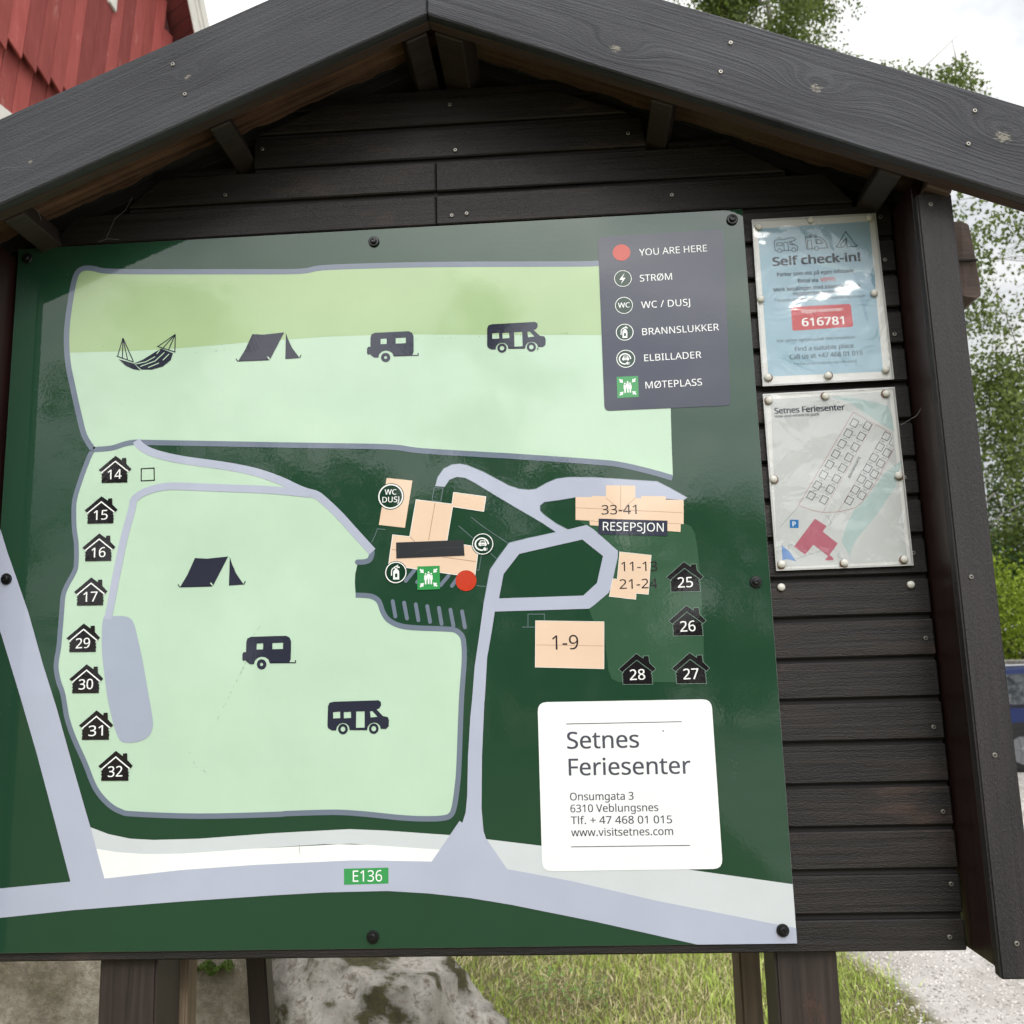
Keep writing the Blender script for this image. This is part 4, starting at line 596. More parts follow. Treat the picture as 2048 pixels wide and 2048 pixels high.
web_mat = flat('cobweb', (0.35, 0.35, 0.36), 0.9)

shelter = empty('notice_shelter', (APX, 0, 0))
tag(shelter, 'dark stained wooden notice shelter with gabled roof carrying the green campsite map', 'notice shelter')
shelter_off = Vector((-APX, 0, 0))
def S_(o):
    """parts are built in world coordinates; the shelter's own base sits at its foot"""
    o.location = Vector(o.location) + shelter_off
    return o

# horizontal cladding, row by row
GAP0, ROW = 2.519, 0.0657
rows = []
for k in range(-21, 2):
    zb = GAP0 + ROW * k
    rows.append((k, zb, zb + ROW))
for k, zb, zt in rows:
    lo, hi = zb + 0.0055, zt - 0.0035
    if k == -21: lo = 1.156
    if k == 1: hi = 2.643
    if k <= -3:
        segs = [(-0.0025, 1.5735)]
    elif k == -2: segs = [(0.055, 0.7725), (0.7735, 1.512)]
    elif k == -1: segs = [(0.2, 0.773), (0.774, 1.40)]
    else: segs = [(0.436, 1.157)]
    if k == -2: pass
    for a, b in segs:
        la = a; ra = b
        jog = rng.uniform(-0.0012, 0.0012)
        yo = 0.004 + rng.uniform(0, 0.0015)
        def clip(x, z):
            m = (APZ + 0.043 - z) / SL
            return max(APX - m, min(APX + m, x))
        poly = [(la, lo + jog), (clip(la, lo), lo + jog), (clip(ra, lo), lo + jog), (clip(ra, hi), hi), (clip(la, hi), hi)]
        poly = poly[1:]
        S_(prism('cladding_board', shelter, poly, yo, yo + 0.019, stain_clad, 0.0, 0.0022))
    # tongue left showing in the joint, set back
    z0 = zb - 0.006 if k > -21 else 1.158
    if k > -21:
        x0, x1 = segs[0][0], segs[-1][1]
        m = (APZ + 0.04 - zb) / SL
        x0, x1 = max(x0, APX - m), min(x1, APX + m)
        S_(box('board_tongue', shelter, x0 + 0.001, x1 - 0.001, 0.0135, 0.0215, zb - 0.007, zb + 0.009, stain_side if False else dark_deck, 0))
# bare tongues on top of the highest rows
S_(box('board_tongue', shelter, 0.438, 1.155, 0.0125, 0.020, 2.638, 2.664, stain_clad, 0.001))
S_(box('board_tongue', shelter, 1.195, 1.31, 0.0125, 0.020, 2.510, 2.532, stain_clad, 0.001))
S_(box('board_tongue', shelter, 0.25, 0.40, 0.0125, 0.020, 2.510, 2.532, stain_clad, 0.001))

# posts on both sides: stud and front cover board
for sx, x0, x1 in ((-1, -0.0585, -0.0065), (1, 1.5755, 1.6275)):
    zt = low((x0 + x1) / 2, -0.005)
    inner, outer = (x1, x0) if sx < 0 else (x0, x1)
    S_(box('side_stud', shelter, x0 + 0.001, x1 - 0.001, -0.083, 0.022, 1.158, zt + 0.03, stain_side, 0.0015))
    sh = 0.0015
    S_(box('cover_board', shelter, x0 - (0.004 if sx < 0 else 0), x1 + (0.004 if sx > 0 else 0), -0.105, -0.0835, 1.146, zt, stain_post, 0.003, 2))
# fill behind: side cheeks of the shelter
for x0, x1 in ((-0.058, -0.040), (1.608, 1.626)):
    zt = low((x0 + x1) / 2, 0.0)
    S_(box('side_board', shelter, x0, x1, 0.024, 0.46, 1.158, zt + 0.03, stain_side, 0.001))

# barge boards
BW = 0.1615
XL, XR = APX - 1.00, APX + 1.00
S_(prism('barge_board', shelter, [(XL, low(XL)), (APX - 0.0008, APZ), (APX - 0.0008, APZ + BW), (XL, low(XL) + BW)], -0.160, -0.139, stain_fasc_l, ANG, 0.0022))
S_(prism('barge_board', shelter, [(APX + 0.0008, APZ), (XR, low(XR)), (XR, low(XR) + BW), (APX + 0.0008, APZ + BW)], -0.160, -0.139, stain_fasc_r, -ANG, 0.0022))

# second board behind the barge board (dark edge seen below it)
for s in (-1, 1):
    xa, xb = APX, APX + s * 0.99
    P = [(xa, APZ + 0.001), (xb, low(xb, 0.001)), (xb, low(xb, 0.10)), (xa, APZ + 0.10)]
    S_(prism('edge_batten', shelter, P, -0.1385, -0.118, batten_m, -s * ANG, 0.0015))

# purlins from back to front, bottoms along the slope
def purlin(off, s, w=0.037, hgt=0.045, y0=-0.1175, y1=0.62, m=stain_purlin):
    xc = APX + s * off
    zc = low(xc)
    o = box('purlin', shelter, -w / 2, w / 2, y0, y1, 0, hgt, m, 0.002)
    ctr = Vector((0, (y0 + y1) / 2, hgt / 2))
    a = s * ANG
    rot = Matrix.Rotation(a, 4, 'Y')
    p = rot @ Vector((0, 0, hgt / 2))
    o.location = Vector((xc + p.x, (y0 + y1) / 2, zc - 0.004 + p.z))
    o.rotation_euler = (0, a, 0)
    return S_(o)
# mesh x is across the purlin: use a y-grain wood
stain_purlin_y = stain_purlin
for off, s in ((0.366, -1), (0.387, 1), (0.722, -1), (0.747, 1)):
    purlin(off, s)
purlin(0.024, -1, 0.040, 0.05); purlin(0.030, 1, 0.052, 0.05)
purlin(0.822, 1, 0.040, 0.045, m=end_wood); purlin(0.822, -1, 0.040, 0.045, m=end_wood)

# roof boards down the slope: waney first board, dark ones behind
H0 = 0.046
for s in (-1, 1):
    n = 120
    Lr = 0.918
    vs = []; rr = random.Random(3 + s)
    for i in range(n + 1):
        t = i / n * Lr
        x = s * t * math.cos(ANG)
        z = -t * math.sin(ANG) + H0
        wv = 0.018 * noise.noise(Vector((t * 5.0, s * 3.1, 0))) + 0.007 * noise.noise(Vector((t * 23.0, s, 2))) + 0.003 * noise.noise(Vector((t * 90.0, s, 5)))
        yb = 0.0 + wv
        dz = 0.003 * noise.noise(Vector((t * 30, 9, s)))
        vs += [(x, -0.137, z), (x, yb - 0.018, z + dz * 0.3), (x, yb - 0.004, z + 0.006 + dz), (x, yb + 0.003, z + 0.020), (x, -0.137, z + 0.022)]
    fs = []
    for i in range(n):
        for k in range(5):
            a = i * 5 + k; b = i * 5 + (k + 1) % 5
            fs.append((a, b, b + 5, a + 5))
    # put the mesh's own x axis down the slope
    Rm = Matrix.Rotation(-s * ANG, 4, 'Y')
    V = [tuple(Rm @ Vector(v)) for v in vs]
    me = mesh_np('roof_board', V, fs, bark_wood, smooth=False)
    bm = bmesh.new(); bm.from_mesh(me); bmesh.ops.recalc_face_normals(bm, faces=bm.faces); bm.to_mesh(me); bm.free()
    o = link('roof_board', me, shelter, (APX, 0, APZ), (0, s * ANG, 0)); S_(o)
    o['label'] = 'rough brown waney-edged roof board'
    for j in range(5):
        y0 = 0.030 + j * 0.118
        xa, xb = APX, APX + s * 0.848
        P = [(xa, APZ + H0), (xb, low(xb, H0)), (xb, low(xb, H0 + 0.022)), (xa, APZ + H0 + 0.022)]
        S_(prism('roof_board', shelter, P, y0, y0 + 0.112, dark_deck, -s * ANG, 0.001))
    xb = APX + s * 0.852
    P = [(APX, APZ + H0 + 0.024), (xb, low(xb, H0 + 0.024)), (xb, low(xb, H0 + 0.034)), (APX, APZ + H0 + 0.034)]
    S_(prism('roof_covering', shelter, P, -0.136, 0.64, felt, -s * ANG, 0))
# rear gable boarding closes the loft
S_(prism('rear_boarding', shelter, [(-0.05, 2.30), (1.62, 2.30), (1.62, low(1.62, 0.04)), (APX, APZ + 0.04), (-0.05, low(-0.05, 0.04))], 0.44, 0.458, dark_deck, 0, 0))
S_(box('rear_boarding', shelter, -0.04, 1.61, 0.44, 0.458, 1.158, 2.298, dark_deck, 0))

# eaves beams outside the posts, sawn ends towards the camera
def beam(x0, x1, z0, z1):
    bm = bmesh.new()
    prof = [(x0, z0 + 0.022), (x0 + 0.045, z0 + 0.004), (x0 + 0.062, z0), (x1, z0 + 0.006), (x1 + 0.002, z0 + 0.03), (x1 - 0.002, z1 - 0.04), (x1 - 0.006, z1 - 0.002), (x1 - 0.02, z1 + 0.004), (x0, z1)]
    a = [bm.verts.new((x, -0.012 - 0.004 * math.sin(i), z)) for i, (x, z) in enumerate(prof)]
    b = [bm.verts.new((x, 0.60, z)) for x, z in prof]
    n = len(prof)
    for i in range(n):
        j = (i + 1) % n
        bm.faces.new((a[i], a[j], b[j], b[i]))
    bm.faces.new(a); bm.faces.new(b[::-1])
    for v in bm.verts: v.co -= Vector(((x0 + x1) / 2, 0.3, (z0 + z1) / 2))
    bevel(bm, 0.0012)
    return S_(link('eaves_beam', bm_mesh('eaves_beam', bm, end_wood), shelter, ((x0 + x1) / 2, 0.3, (z0 + z1) / 2)))
beam(1.629, 1.702, 2.196, 2.333)
o = beam(-0.132, -0.062, 2.196, 2.333)
# crack across the beam end
S_(box('end_check', shelter, 1.640, 1.700, -0.0185, -0.012, 2.262, 2.2645, hole_dark, 0))

# legs under the board
def leg(x0, x1, y0, y1, zt, mat, lean=0.0, zb=-0.05):
    w, d = (x1 - x0), (y1 - y0)
    o = box('leg', shelter, x0, x1, y0, y1, zb, zt, mat, 0.004, 2)
    if lean:
        o.rotation_euler = (0, lean, 0)
    return S_(o)
leg(0.199, 0.295, 0.026, 0.124, 2.33, stain_leg)
leg(1.286, 1.382, 0.026, 0.124, 2.33, stain_leg)
leg(0.262, 0.305, 0.130, 0.176, 1.6, bare_leg)
leg(1.287, 1.327, 0.395, 0.490, 1.9, bare_leg, 0.004)
leg(0.345, 0.385, 0.395, 0.438, 1.5, stain_leg, -0.09)

# ---- screws in the woodwork
def screw_mesh(r=0.0036):
    bm = bmesh.new()
    lathe(bm, [(r, 0.0), (r, -0.0012), (r * 0.8, -0.0020), (r * 0.45, -0.0020), (r * 0.4, -0.0008), (0.0001, -0.0006)], 12)
    me = bm_mesh('screw', bm, [zinc, hole_dark])
    for p in me.polygons:
        c = p.center
        if math.hypot(c.x, c.z) < r * 0.42: p.material_index = 1
    return me
SCR = screw_mesh()
for pts_, y in ((NAILS, 0.004), (NAILF, -0.160), (NAILP, -0.105)):
    for u, v in pts_:
        o = link('screw', SCR, shelter, (u / 1000, y, ZB + v / 1000)); o.rotation_euler = (0, rng.uniform(0, 6), 0); S_(o)

# ------------------------------------------------------------------ printed board
COLS = dict(field=srgb(187, 212, 188), field_old=srgb(168, 192, 146), slate=srgb(112, 122, 138), lilac=srgb(176, 181, 198), lilac2=srgb(163, 171, 187),
            palegrey=srgb(203, 208, 210), white=srgb(240, 241, 238), outline=srgb(92, 112, 110), outl2=srgb(112, 134, 122), lawn=srgb(56, 88, 66), peach=srgb(228, 200, 174), brown=srgb(180, 140, 120),
            legend=srgb(56, 58, 74), ink=srgb(52, 44, 50), dark=srgb(26, 56, 40), signgreen=srgb(60, 150, 84), red=srgb(192, 62, 40), tape=(0.004, 0.005, 0.008), tape2=(0.02, 0.025, 0.03),
            card=srgb(240, 241, 240), cardink=srgb(80, 80, 92), black=srgb(22, 26, 26), char=srgb(30, 26, 30), icon=srgb(48, 50, 64), panel=srgb(35, 67, 48),
            paper=srgb(222, 222, 218), skyblue=srgb(160, 188, 202), ice=srgb(176, 202, 212), ice2=srgb(140, 172, 190), ink2=srgb(26, 32, 48), vred=srgb(205, 92, 90), vred2=srgb(200, 92, 96), greyink=srgb(96, 108, 118),
            plan=srgb(198, 200, 198), teal=srgb(174, 192, 190), planred=srgb(176, 140, 140), pblue=srgb(52, 118, 178), pblue2=srgb(112, 146, 196), rose=srgb(178, 104, 118))
PM = {}
def pmat(c, paper=False):
    key = (c, paper)
    if key in PM: return PM[key]
    m, t, p = new_mat('print_' + c + ('_paper' if paper else ''))
    col = COLS[c]
    tcn = N(t, 'ShaderNodeTexCoord')
    nz = N(t, 'ShaderNodeTexNoise', Scale=5.0, Detail=8.0, Roughness=0.65)
    t.links.new(tcn.outputs['Object'], nz.inputs['Vector'])
    k = ramp(t, nz.outputs['Fac'], [(0.3, tuple(v * 0.95 for v in col)), (0.7, tuple(min(1, v * 1.05) for v in col))])
    t.links.new(k, p.inputs['Base Color'])
    if paper:
        p.inputs['Roughness'].default_value = 0.7
        p.inputs['Specular IOR Level'].default_value = 0.1
    else:
        if c in ('tape', 'tape2'): p.inputs['Roughness'].default_value = 0.35
        else:
            rn = N(t, 'ShaderNodeTexNoise', Scale=2.5, Detail=7.0, Roughness=0.7)
            t.links.new(tcn.outputs['Object'], rn.inputs['Vector'])
            t.links.new(math_n(t, 'MULTIPLY_ADD', rn.outputs['Fac'], 0.10, -0.02), p.inputs['Roughness'])
        p.inputs['IOR'].default_value = 1.56
        a = N(t, 'ShaderNodeTexNoise', Scale=170.0, Detail=2.0)
        b2 = N(t, 'ShaderNodeTexNoise', Scale=6.0, Detail=1.0)
        t.links.new(tcn.outputs['Object'], a.inputs['Vector']); t.links.new(tcn.outputs['Object'], b2.inputs['Vector'])
        hh = math_n(t, 'ADD', math_n(t, 'MULTIPLY', a.outputs['Fac'], 0.007), math_n(t, 'MULTIPLY', b2.outputs['Fac'], 0.12))
        bp = N(t, 'ShaderNodeBump', Strength=1.0, Distance=0.006)
        t.links.new(hh, bp.inputs['Height']); t.links.new(bp.outputs['Normal'], p.inputs['Normal'])
    PM[key] = m
    return m

FONTS = {0: None, 1: None, 2: None}
try:
    import os
    fd = bpy.utils.system_resource('DATAFILES', path='fonts')
    fp = os.path.join(fd, 'NotoSansHebrew-Regular.woff2')
    if os.path.exists(fp):
        FONTS[0] = FONTS[1] = FONTS[2] = bpy.data.fonts.load(fp)
except Exception:
    pass
_tc = {}
def text_mesh(s, font, bold):
    key = (s, font, bold)
    if key in _tc: return _tc[key]
    c = bpy.data.curves.new('lettering', 'FONT')
    if FONTS.get(font): c.font = FONTS[font]
    c.resolution_u = 3
    c.body = s; c.size = 1.0
    o = bpy.data.objects.new('t', c); COL.objects.link(o)
    dg = bpy.context.evaluated_depsgraph_get()
    me = bpy.data.meshes.new_from_object(o.evaluated_get(dg))
    v = [tuple(p.co) for p in me.vertices]; f = [tuple(p.vertices) for p in me.polygons]
    bpy.data.objects.remove(o); bpy.data.curves.remove(c); bpy.data.meshes.remove(me)
    _tc[key] = (v, f)
    return _tc[key]

LAY = 0.00014
def build_items(items, paper, z0=ZB, org=(0, 0), lay=LAY, ybase=-0.0001):
    V = []; F = []; MI = []; mats = []; base = {}
    def mi(c):
        if c not in base: base[c] = len(mats); mats.append(pmat(c, paper))
        return base[c]
    def add(vs, fs, y, c):
        k = len(V)
        V.extend(((x - org[0]) / 1000, y, (z - org[1]) / 1000) for x, z in vs)
        F.extend(tuple(k + i for i in f) for f in fs); MI.extend([mi(c)] * len(fs))
    for it in items:
        kind, layer, c = it[:3]
        y = ybase - layer * lay
        if kind == 'P':
            P, sm, holes = it[3], it[4], it[5]
            if sm: P = smooth_pts(P, True)
            loops = [P] + list(holes)
            flatl = [q for l in loops for q in l]
            tr = tessellate_polygon([[Vector((x, z, 0)) for x, z in l] for l in loops])
            add(flatl, [t for t in tr], y, c)
        elif kind == 'S':
            P, w, sm, cap, closed = it[3], it[4], it[5], it[6], it[7]
            if sm: P = smooth_pts(P, bool(closed))
            n = len(P); vs = []
            for i in range(n):
                a = P[i - 1] if (i > 0 or closed) else P[i]
                b = P[(i + 1) % n] if (i < n - 1 or closed) else P[i]
                p = P[i]
                d1 = Vector((p[0] - a[0], p[1] - a[1])); d2 = Vector((b[0] - p[0], b[1] - p[1]))
                if d1.length < 1e-6: d1 = d2
                if d2.length < 1e-6: d2 = d1
                d1.normalize(); d2.normalize()
                m = (d1 + d2)
                if m.length < 0.3: m = d2.copy()
                m.normalize()
                cosb = max(0.45, m.dot(d2))
                nx, nz = -m.y, m.x
                h = w / 2 / cosb
                vs += [(p[0] + nx * h, p[1] + nz * h), (p[0] - nx * h, p[1] - nz * h)]
            fs = [(2 * i, 2 * i + 1, 2 * i + 3, 2 * i + 2) for i in range(n - 1)]
            if closed: fs.append((2 * n - 2, 2 * n - 1, 1, 0))
            add(vs, fs, y, c)
            if cap:
                for kk, q in enumerate((P[0], P[-1])):
                    cv = [(q[0] + w / 2 * math.cos(k * 2 * math.pi / 14), q[1] + w / 2 * math.sin(k * 2 * math.pi / 14)) for k in range(14)]
                    add(cv, [tuple(range(14))], y - lay * (.25 + .2 * kk), c)
        elif kind == 'C':
            (cx, cz), r, r2 = it[3], it[4], it[5]
            n = 40 if r > 4 else 16
            o_ = [(cx + r * math.cos(k * 2 * math.pi / n), cz + r * math.sin(k * 2 * math.pi / n)) for k in range(n)]
            if r2 > 0:
                i_ = [(cx + r2 * math.cos(k * 2 * math.pi / n), cz + r2 * math.sin(k * 2 * math.pi / n)) for k in range(n)]
                add(o_ + i_, [(k, (k + 1) % n, n + (k + 1) % n, n + k) for k in range(n)], y, c)
            else: add(o_, [tuple(range(n))], y, c)
        elif kind == 'T':
            s, p0, p1, cap, font, bold = it[3:9]
            v, f = text_mesh(s, font, 0)
            hv, _ = text_mesh('H' if s != s.lower() or True else 'x', font, 0)
            ch = max(a[1] for a in hv)
            x0, x1 = min(a[0] for a in v), max(a[0] for a in v)
            d = Vector((p1[0] - p0[0], p1[1] - p0[1])); Lw = d.length; d.normalize()
            sx, sy = Lw / (x1 - x0), cap / ch
            b_ = bold * 0.008 * cap / ch
            shifts = [(0, 0)] if not bold else [(0, 0), (b_, b_ * .5), (-b_, -b_ * .5), (b_, -b_ * .5), (-b_, b_ * .5)]
            for si, (ax_, az_) in enumerate(shifts):
                vs = []
                for a in v:
                    lx, lz = (a[0] - x0) * sx * (1 - 2 * b_ / Lw) + b_ + ax_, a[1] * sy + az_
                    vs.append((p0[0] + d.x * lx - d.y * lz, p0[1] + d.y * lx + d.x * lz))
                add(vs, f, y - si * lay * 0.15, c)
    # every print faces the viewer (-y)
    G = []
    for f in F:
        a, b, c_ = (Vector(V[i]) for i in f[:3])
        nrm = (b - a).cross(c_ - a)
        G.append(f if nrm.y <= 0 else f[::-1])
    me = bpy.data.meshes.new('print')
    me.from_pydata(V, [], G)
    for m in mats: me.materials.append(m)
    me.polygons.foreach_set('material_index', MI)
    me.update()
    return me

board = empty('campsite_map_board', (0, 0, ZB))
tag(board, 'large glossy green printed campsite map board screwed to the dark shelter', 'map board')
BWID, BHGT = 1.317, 1.2177
alu = flat('panel_edge', (0.45, 0.46, 0.45), 0.4, metal=0.6)
bm = bmesh.new()
bmesh.ops.create_cube(bm, size=1); bmesh.ops.scale(bm, vec=(BWID, 0.0032, BHGT), verts=bm.verts)
bevel(bm, 0.0004)
me = bm_mesh('panel', bm, [alu, pmat('panel')])
for p in me.polygons:
    if p.normal.y < -0.99: p.material_index = 1
o = link('panel', me, board, (BWID / 2, 0.0016, BHGT / 2))
made = []
for name, par, items in BOARD:
    if items: me = build_items(items, False)
    else: me = bpy.data.meshes.new(name)
    me.name = name
    o = link(name, me, board if par is None else made[par])
    made.append(o)
def tmpl(keys):
    its = []
    for k in keys: its += list(TPL[k])
    return build_items(its, False)
tm = {}
for t_, name, (u, v), num, extra in ICONS:
    keys = (t_,) + ((extra,) if extra else ())
    if keys not in tm: tm[keys] = tmpl(keys); tm[keys].name = name
    o = link(name, tm[keys], board, (u / 1000, 0, v / 1000))
    if num:
        bx, bz, wd, cp = TPL['num']
        me = build_items([('T', 9, 'white', num, (bx, bz), (bx + wd, bz + 0.5), cp, 0, 0.6)], False)
        link('number', me, o)
        o['label'] = 'cabin symbol numbered ' + num
# dome bolts with black caps
bm = bmesh.new()
lathe(bm, [(0.0098, 0.0), (0.0098, -0.0016), (0.0088, -0.0030), (0.0060, -0.0032), (0.0057, -0.0066), (0.0046, -0.0078), (0.0026, -0.0080), (0.0022, -0.0060), (0.0001, -0.0058)], 20)
BOLT = bm_mesh('bolt', bm, black_plastic, smooth=False)
for u, v in BOLTS:
    o = link('bolt', BOLT, board, (u / 1000, -0.0016, v / 1000)); o.rotation_euler = (0, rng.uniform(0, 6), 0)
# scratches and chipped spots on the print
bm = bmesh.new()
rs = random.Random(5)
def fleck(x, z, l, w, a):
    ca, sa = math.cos(a), math.sin(a)
    q = [(-l / 2, -w * .2), (0, -w / 2), (l / 2, 0), (0.1 * l, w / 2)]
    bm.faces.new([bm.verts.new(((x + dx * ca - dz * sa) / 1000, -0.0019, (z + dx * sa + dz * ca) / 1000)) for dx, dz in q])
for (xa, za, xb, zb_, n_) in ((340, 1001, 520, 1009, 16), (670, 1003, 740, 1006, 8), (760, 1006, 1000, 1004, 14), (455, 480, 395, 360, 26), (470, 520, 455, 500, 5), (350, 310, 362, 285, 5), (372, 282, 380, 275, 3)):
    for i in range(n_):
        t_ = rs.random()
        fleck(xa + (xb - xa) * t_, za + (zb_ - za) * t_, rs.uniform(1, 5), rs.uniform(0.3, 0.8), math.atan2(zb_ - za, xb - xa) + rs.uniform(-.2, .2))
for i in range(70): fleck(rs.uniform(20, 1300), rs.uniform(20, 1200), rs.uniform(.5, 1.4), rs.uniform(.4, .9), rs.uniform(0, 3))
fleck(948, 978, 4, 3, 1.2); fleck(536, 152, 22, .6, 1.55)
sc_m = flat('scratch', (0.035, 0.05, 0.04), 0.6)
scr_o = link('scratches', bm_mesh('scratches', bm, sc_m), board); scr_o['kind'] = 'stuff'
for p in scr_o.data.polygons: pass
bm = bmesh.new()
for i in range(60):
    fleck(rs.uniform(10, 330), rs.choice([rs.uniform(1120, 1210), rs.uniform(600, 1210)]), rs.uniform(.8, 5), rs.uniform(.3, .7), rs.uniform(-.2, .2))
for i in range(26): fleck(rs.uniform(10, 70), rs.uniform(380, 600), rs.uniform(.8, 3), rs.uniform(.3, .7), rs.uniform(0, 3))
for i in range(8): fleck(rs.uniform(1230, 1245), rs.uniform(250, 280), rs.uniform(2, 5), .5, 1.9)
o = link('dried_drips', bm_mesh('dried_drips', bm, flat('dried_drip', (0.12, 0.17, 0.14), 0.7)), board); o['kind'] = 'stuff'

# ------------------------------------------------------------------ laminated notices
lam, t, p = new_mat('laminate')
for n_ in list(t.nodes):
    if n_.type != 'OUTPUT_MATERIAL': t.nodes.remove(n_)
out = [n_ for n_ in t.nodes if n_.type == 'OUTPUT_MATERIAL'][0]
tr = N(t, 'ShaderNodeBsdfTransparent'); tr.inputs[0].default_value = (0.97, 0.97, 0.97, 1)
gl = N(t, 'ShaderNodeBsdfGlossy', Roughness=0.10)
fr = N(t, 'ShaderNodeFresnel', IOR=1.62)
tcn = N(t, 'ShaderNodeTexCoord')
na = N(t, 'ShaderNodeTexNoise', Scale=15.0, Detail=2.5, Roughness=0.55, Distortion=1.2)
nb = N(t, 'ShaderNodeTexNoise', Scale=8.0, Detail=1.0)
t.links.new(tcn.outputs['Object'], na.inputs['Vector']); t.links.new(tcn.outputs['Object'], nb.inputs['Vector'])
hh = math_n(t, 'ADD', math_n(t, 'MULTIPLY', na.outputs['Fac'], 0.105), math_n(t, 'MULTIPLY', nb.outputs['Fac'], 0.7))
bp = N(t, 'ShaderNodeBump', Strength=1.0, Distance=0.022)
t.links.new(hh, bp.inputs['Height'])
t.links.new(bp.outputs['Normal'], gl.inputs['Normal']); t.links.new(bp.outputs['Normal'], fr.inputs['Normal'])
ms = N(t, 'ShaderNodeMixShader')
fac = math_n(t, 'MINIMUM', math_n(t, 'MULTIPLY', fr.outputs[0], 0.75), 0.14)
t.links.new(fac, ms.inputs[0]); t.links.new(tr.outputs[0], ms.inputs[1]); t.links.new(gl.outputs[0], ms.inputs[2]); t.links.new(ms.outputs[0], out.inputs[0])
film_edge = flat('film_edge', (0.60, 0.60, 0.58), 0.25)
pin_m = flat('pin_cap', (0.62, 0.60, 0.54), 0.35, var=0.1, vscale=300)
rust_m = flat('pin_rust', (0.16, 0.075, 0.03), 0.8, var=0.4, vscale=300)
bm = bmesh.new()
lathe(bm, [(0.0062, 0.0), (0.0064, -0.0012), (0.0060, -0.0026), (0.0048, -0.0040), (0.0026, -0.0050), (0.0001, -0.0053)], 18)
PIN = bm_mesh('pin', bm, pin_m, smooth=True)
bm = bmesh.new()
lathe(bm, [(0.0071, 0.0), (0.0070, -0.0006), (0.0001, -0.0007)], 16)
RUST = bm_mesh('rust_stain', bm, rust_m)

def notice(name, data, label, bump_seed, rusty):
    corners, pins, parts_ = data
    us = [c[0] for c in corners]; vs = [c[1] for c in corners]
    u0, v0 = sum(us) / 4, sum(vs) / 4
    th = empty(name, (u0 / 1000, 0, ZB + min(vs) / 1000))
    tag(th, label, 'notice', 'laminated notices pinned beside the map board')
    oz = min(vs)
    def bulge(a, b):   # sheet lies against the boards at the pins and lifts between them
        return -0.0016
    def grid(nx, nz, inset, dy):
        V = []
        for j in range(nz + 1):
            for i in range(nx + 1):
                a, b = i / nx, j / nz
                A_ = inset + a * (1 - 2 * inset); B_ = inset * 0.7 + b * (1 - 1.4 * inset)
                P = [(corners[3][k] * (1 - A_) + corners[2][k] * A_) * (1 - B_) + (corners[0][k] * (1 - A_) + corners[1][k] * A_) * B_ for k in (0, 1)]
                V.append(((P[0] - u0) / 1000, dy(A_, B_), (P[1] - oz) / 1000))
        F = [(j * (nx + 1) + i, j * (nx + 1) + i + 1, (j + 1) * (nx + 1) + i + 1, (j + 1) * (nx + 1) + i) for j in range(nz) for i in range(nx)]
        return V, F
    for name_, par, items in parts_:
        if name_ == 'sheet':
            # the pouch's welded back sheet and rim
            V, F = grid(24, 32, 0.0, lambda a, b: bulge(a, b) + 0.0009)
            me = mesh_np('backing_sheet', V, F, film_edge, True)
            link('backing_sheet', me, th)
        elif name_ == 'paper':
            V, F = grid(24, 32, 0.014, lambda a, b: bulge(a, b) + 0.0006)
            me = mesh_np('paper', V, F, pmat('paper', True), True)
            link('paper', me, th)
        else:
            me = build_items(items, True, org=(u0, oz), lay=0.00006, ybase=0.0)
            # follow the sheet's waviness
            W_ = (us[1] - us[0]) / 1000; H_ = (max(vs) - oz) / 1000
            for v in me.vertices:
                a = min(1, max(0, (v.co.x + W_ / 2) / W_)); b = min(1, max(0, v.co.z / H_))
                v.co.y += bulge(a, b) + 0.00045
            me.name = name_
            link(name_, me, th)
    V, F = grid(60, 80, 0.0, lambda a, b: bulge(a, b) - 0.0016 - 0.0010 * noise.noise(Vector((a * 7 + bump_seed * 3, b * 9, 4))))
    me = mesh_np('film', V, F, lam, True)
    link('film', me, th)
    # bright welded rim
    bm = bmesh.new()
    ring = [V[i] for i in range(61)] + [V[61 * j + 60] for j in range(1, 81)] + [V[61 * 80 + i] for i in range(59, -1, -1)] + [V[61 * j] for j in range(79, 0, -1)]
    inn = [Vector((x * 0.985, y - 0.0004, (z - H_ / 2) * 0.990 + H_ / 2)) for x, y, z in ring]
    a = [bm.verts.new((x, y - 0.0003, z)) for x, y, z in ring]; b = [bm.verts.new(v) for v in inn]
    for i in range(len(a)):
        j = (i + 1) % len(a)
        bm.faces.new((a[i], a[j], b[j], b[i]))
    link('welded_rim', bm_mesh('welded_rim', bm, flat('welded_rim', (0.5, 0.5, 0.49), 0.15)), th)
    for i, (u, v) in enumerate(pins):
        pn_ = link('pin', PIN, th, ((u - u0) / 1000, -0.0034, (v - oz) / 1000)); pn_.rotation_euler = (0, rng.uniform(0, 6), 0)
        if rusty or i in (5, 6): link('rust_stain', RUST, pn_, (0.0005, 0.0003, -0.0012))
    return th
notice('check_in_notice', N1, 'laminated light blue self check-in notice with red number box, upper of two', 1.3, False)
notice('parking_plan_notice', N2, 'laminated white parking plan notice with maroon building, lower of two', 4.1, True)
for k, (u, v) in enumerate(LOOSE):
    o = link('drawing_pin', PIN, None, (u / 1000, 0.004, ZB + v / 1000))
    tag(o, ('left', 'right')[k] + ' one of two white pins left alone in the board below the parking plan', 'pin', 'loose white pins below the notices')

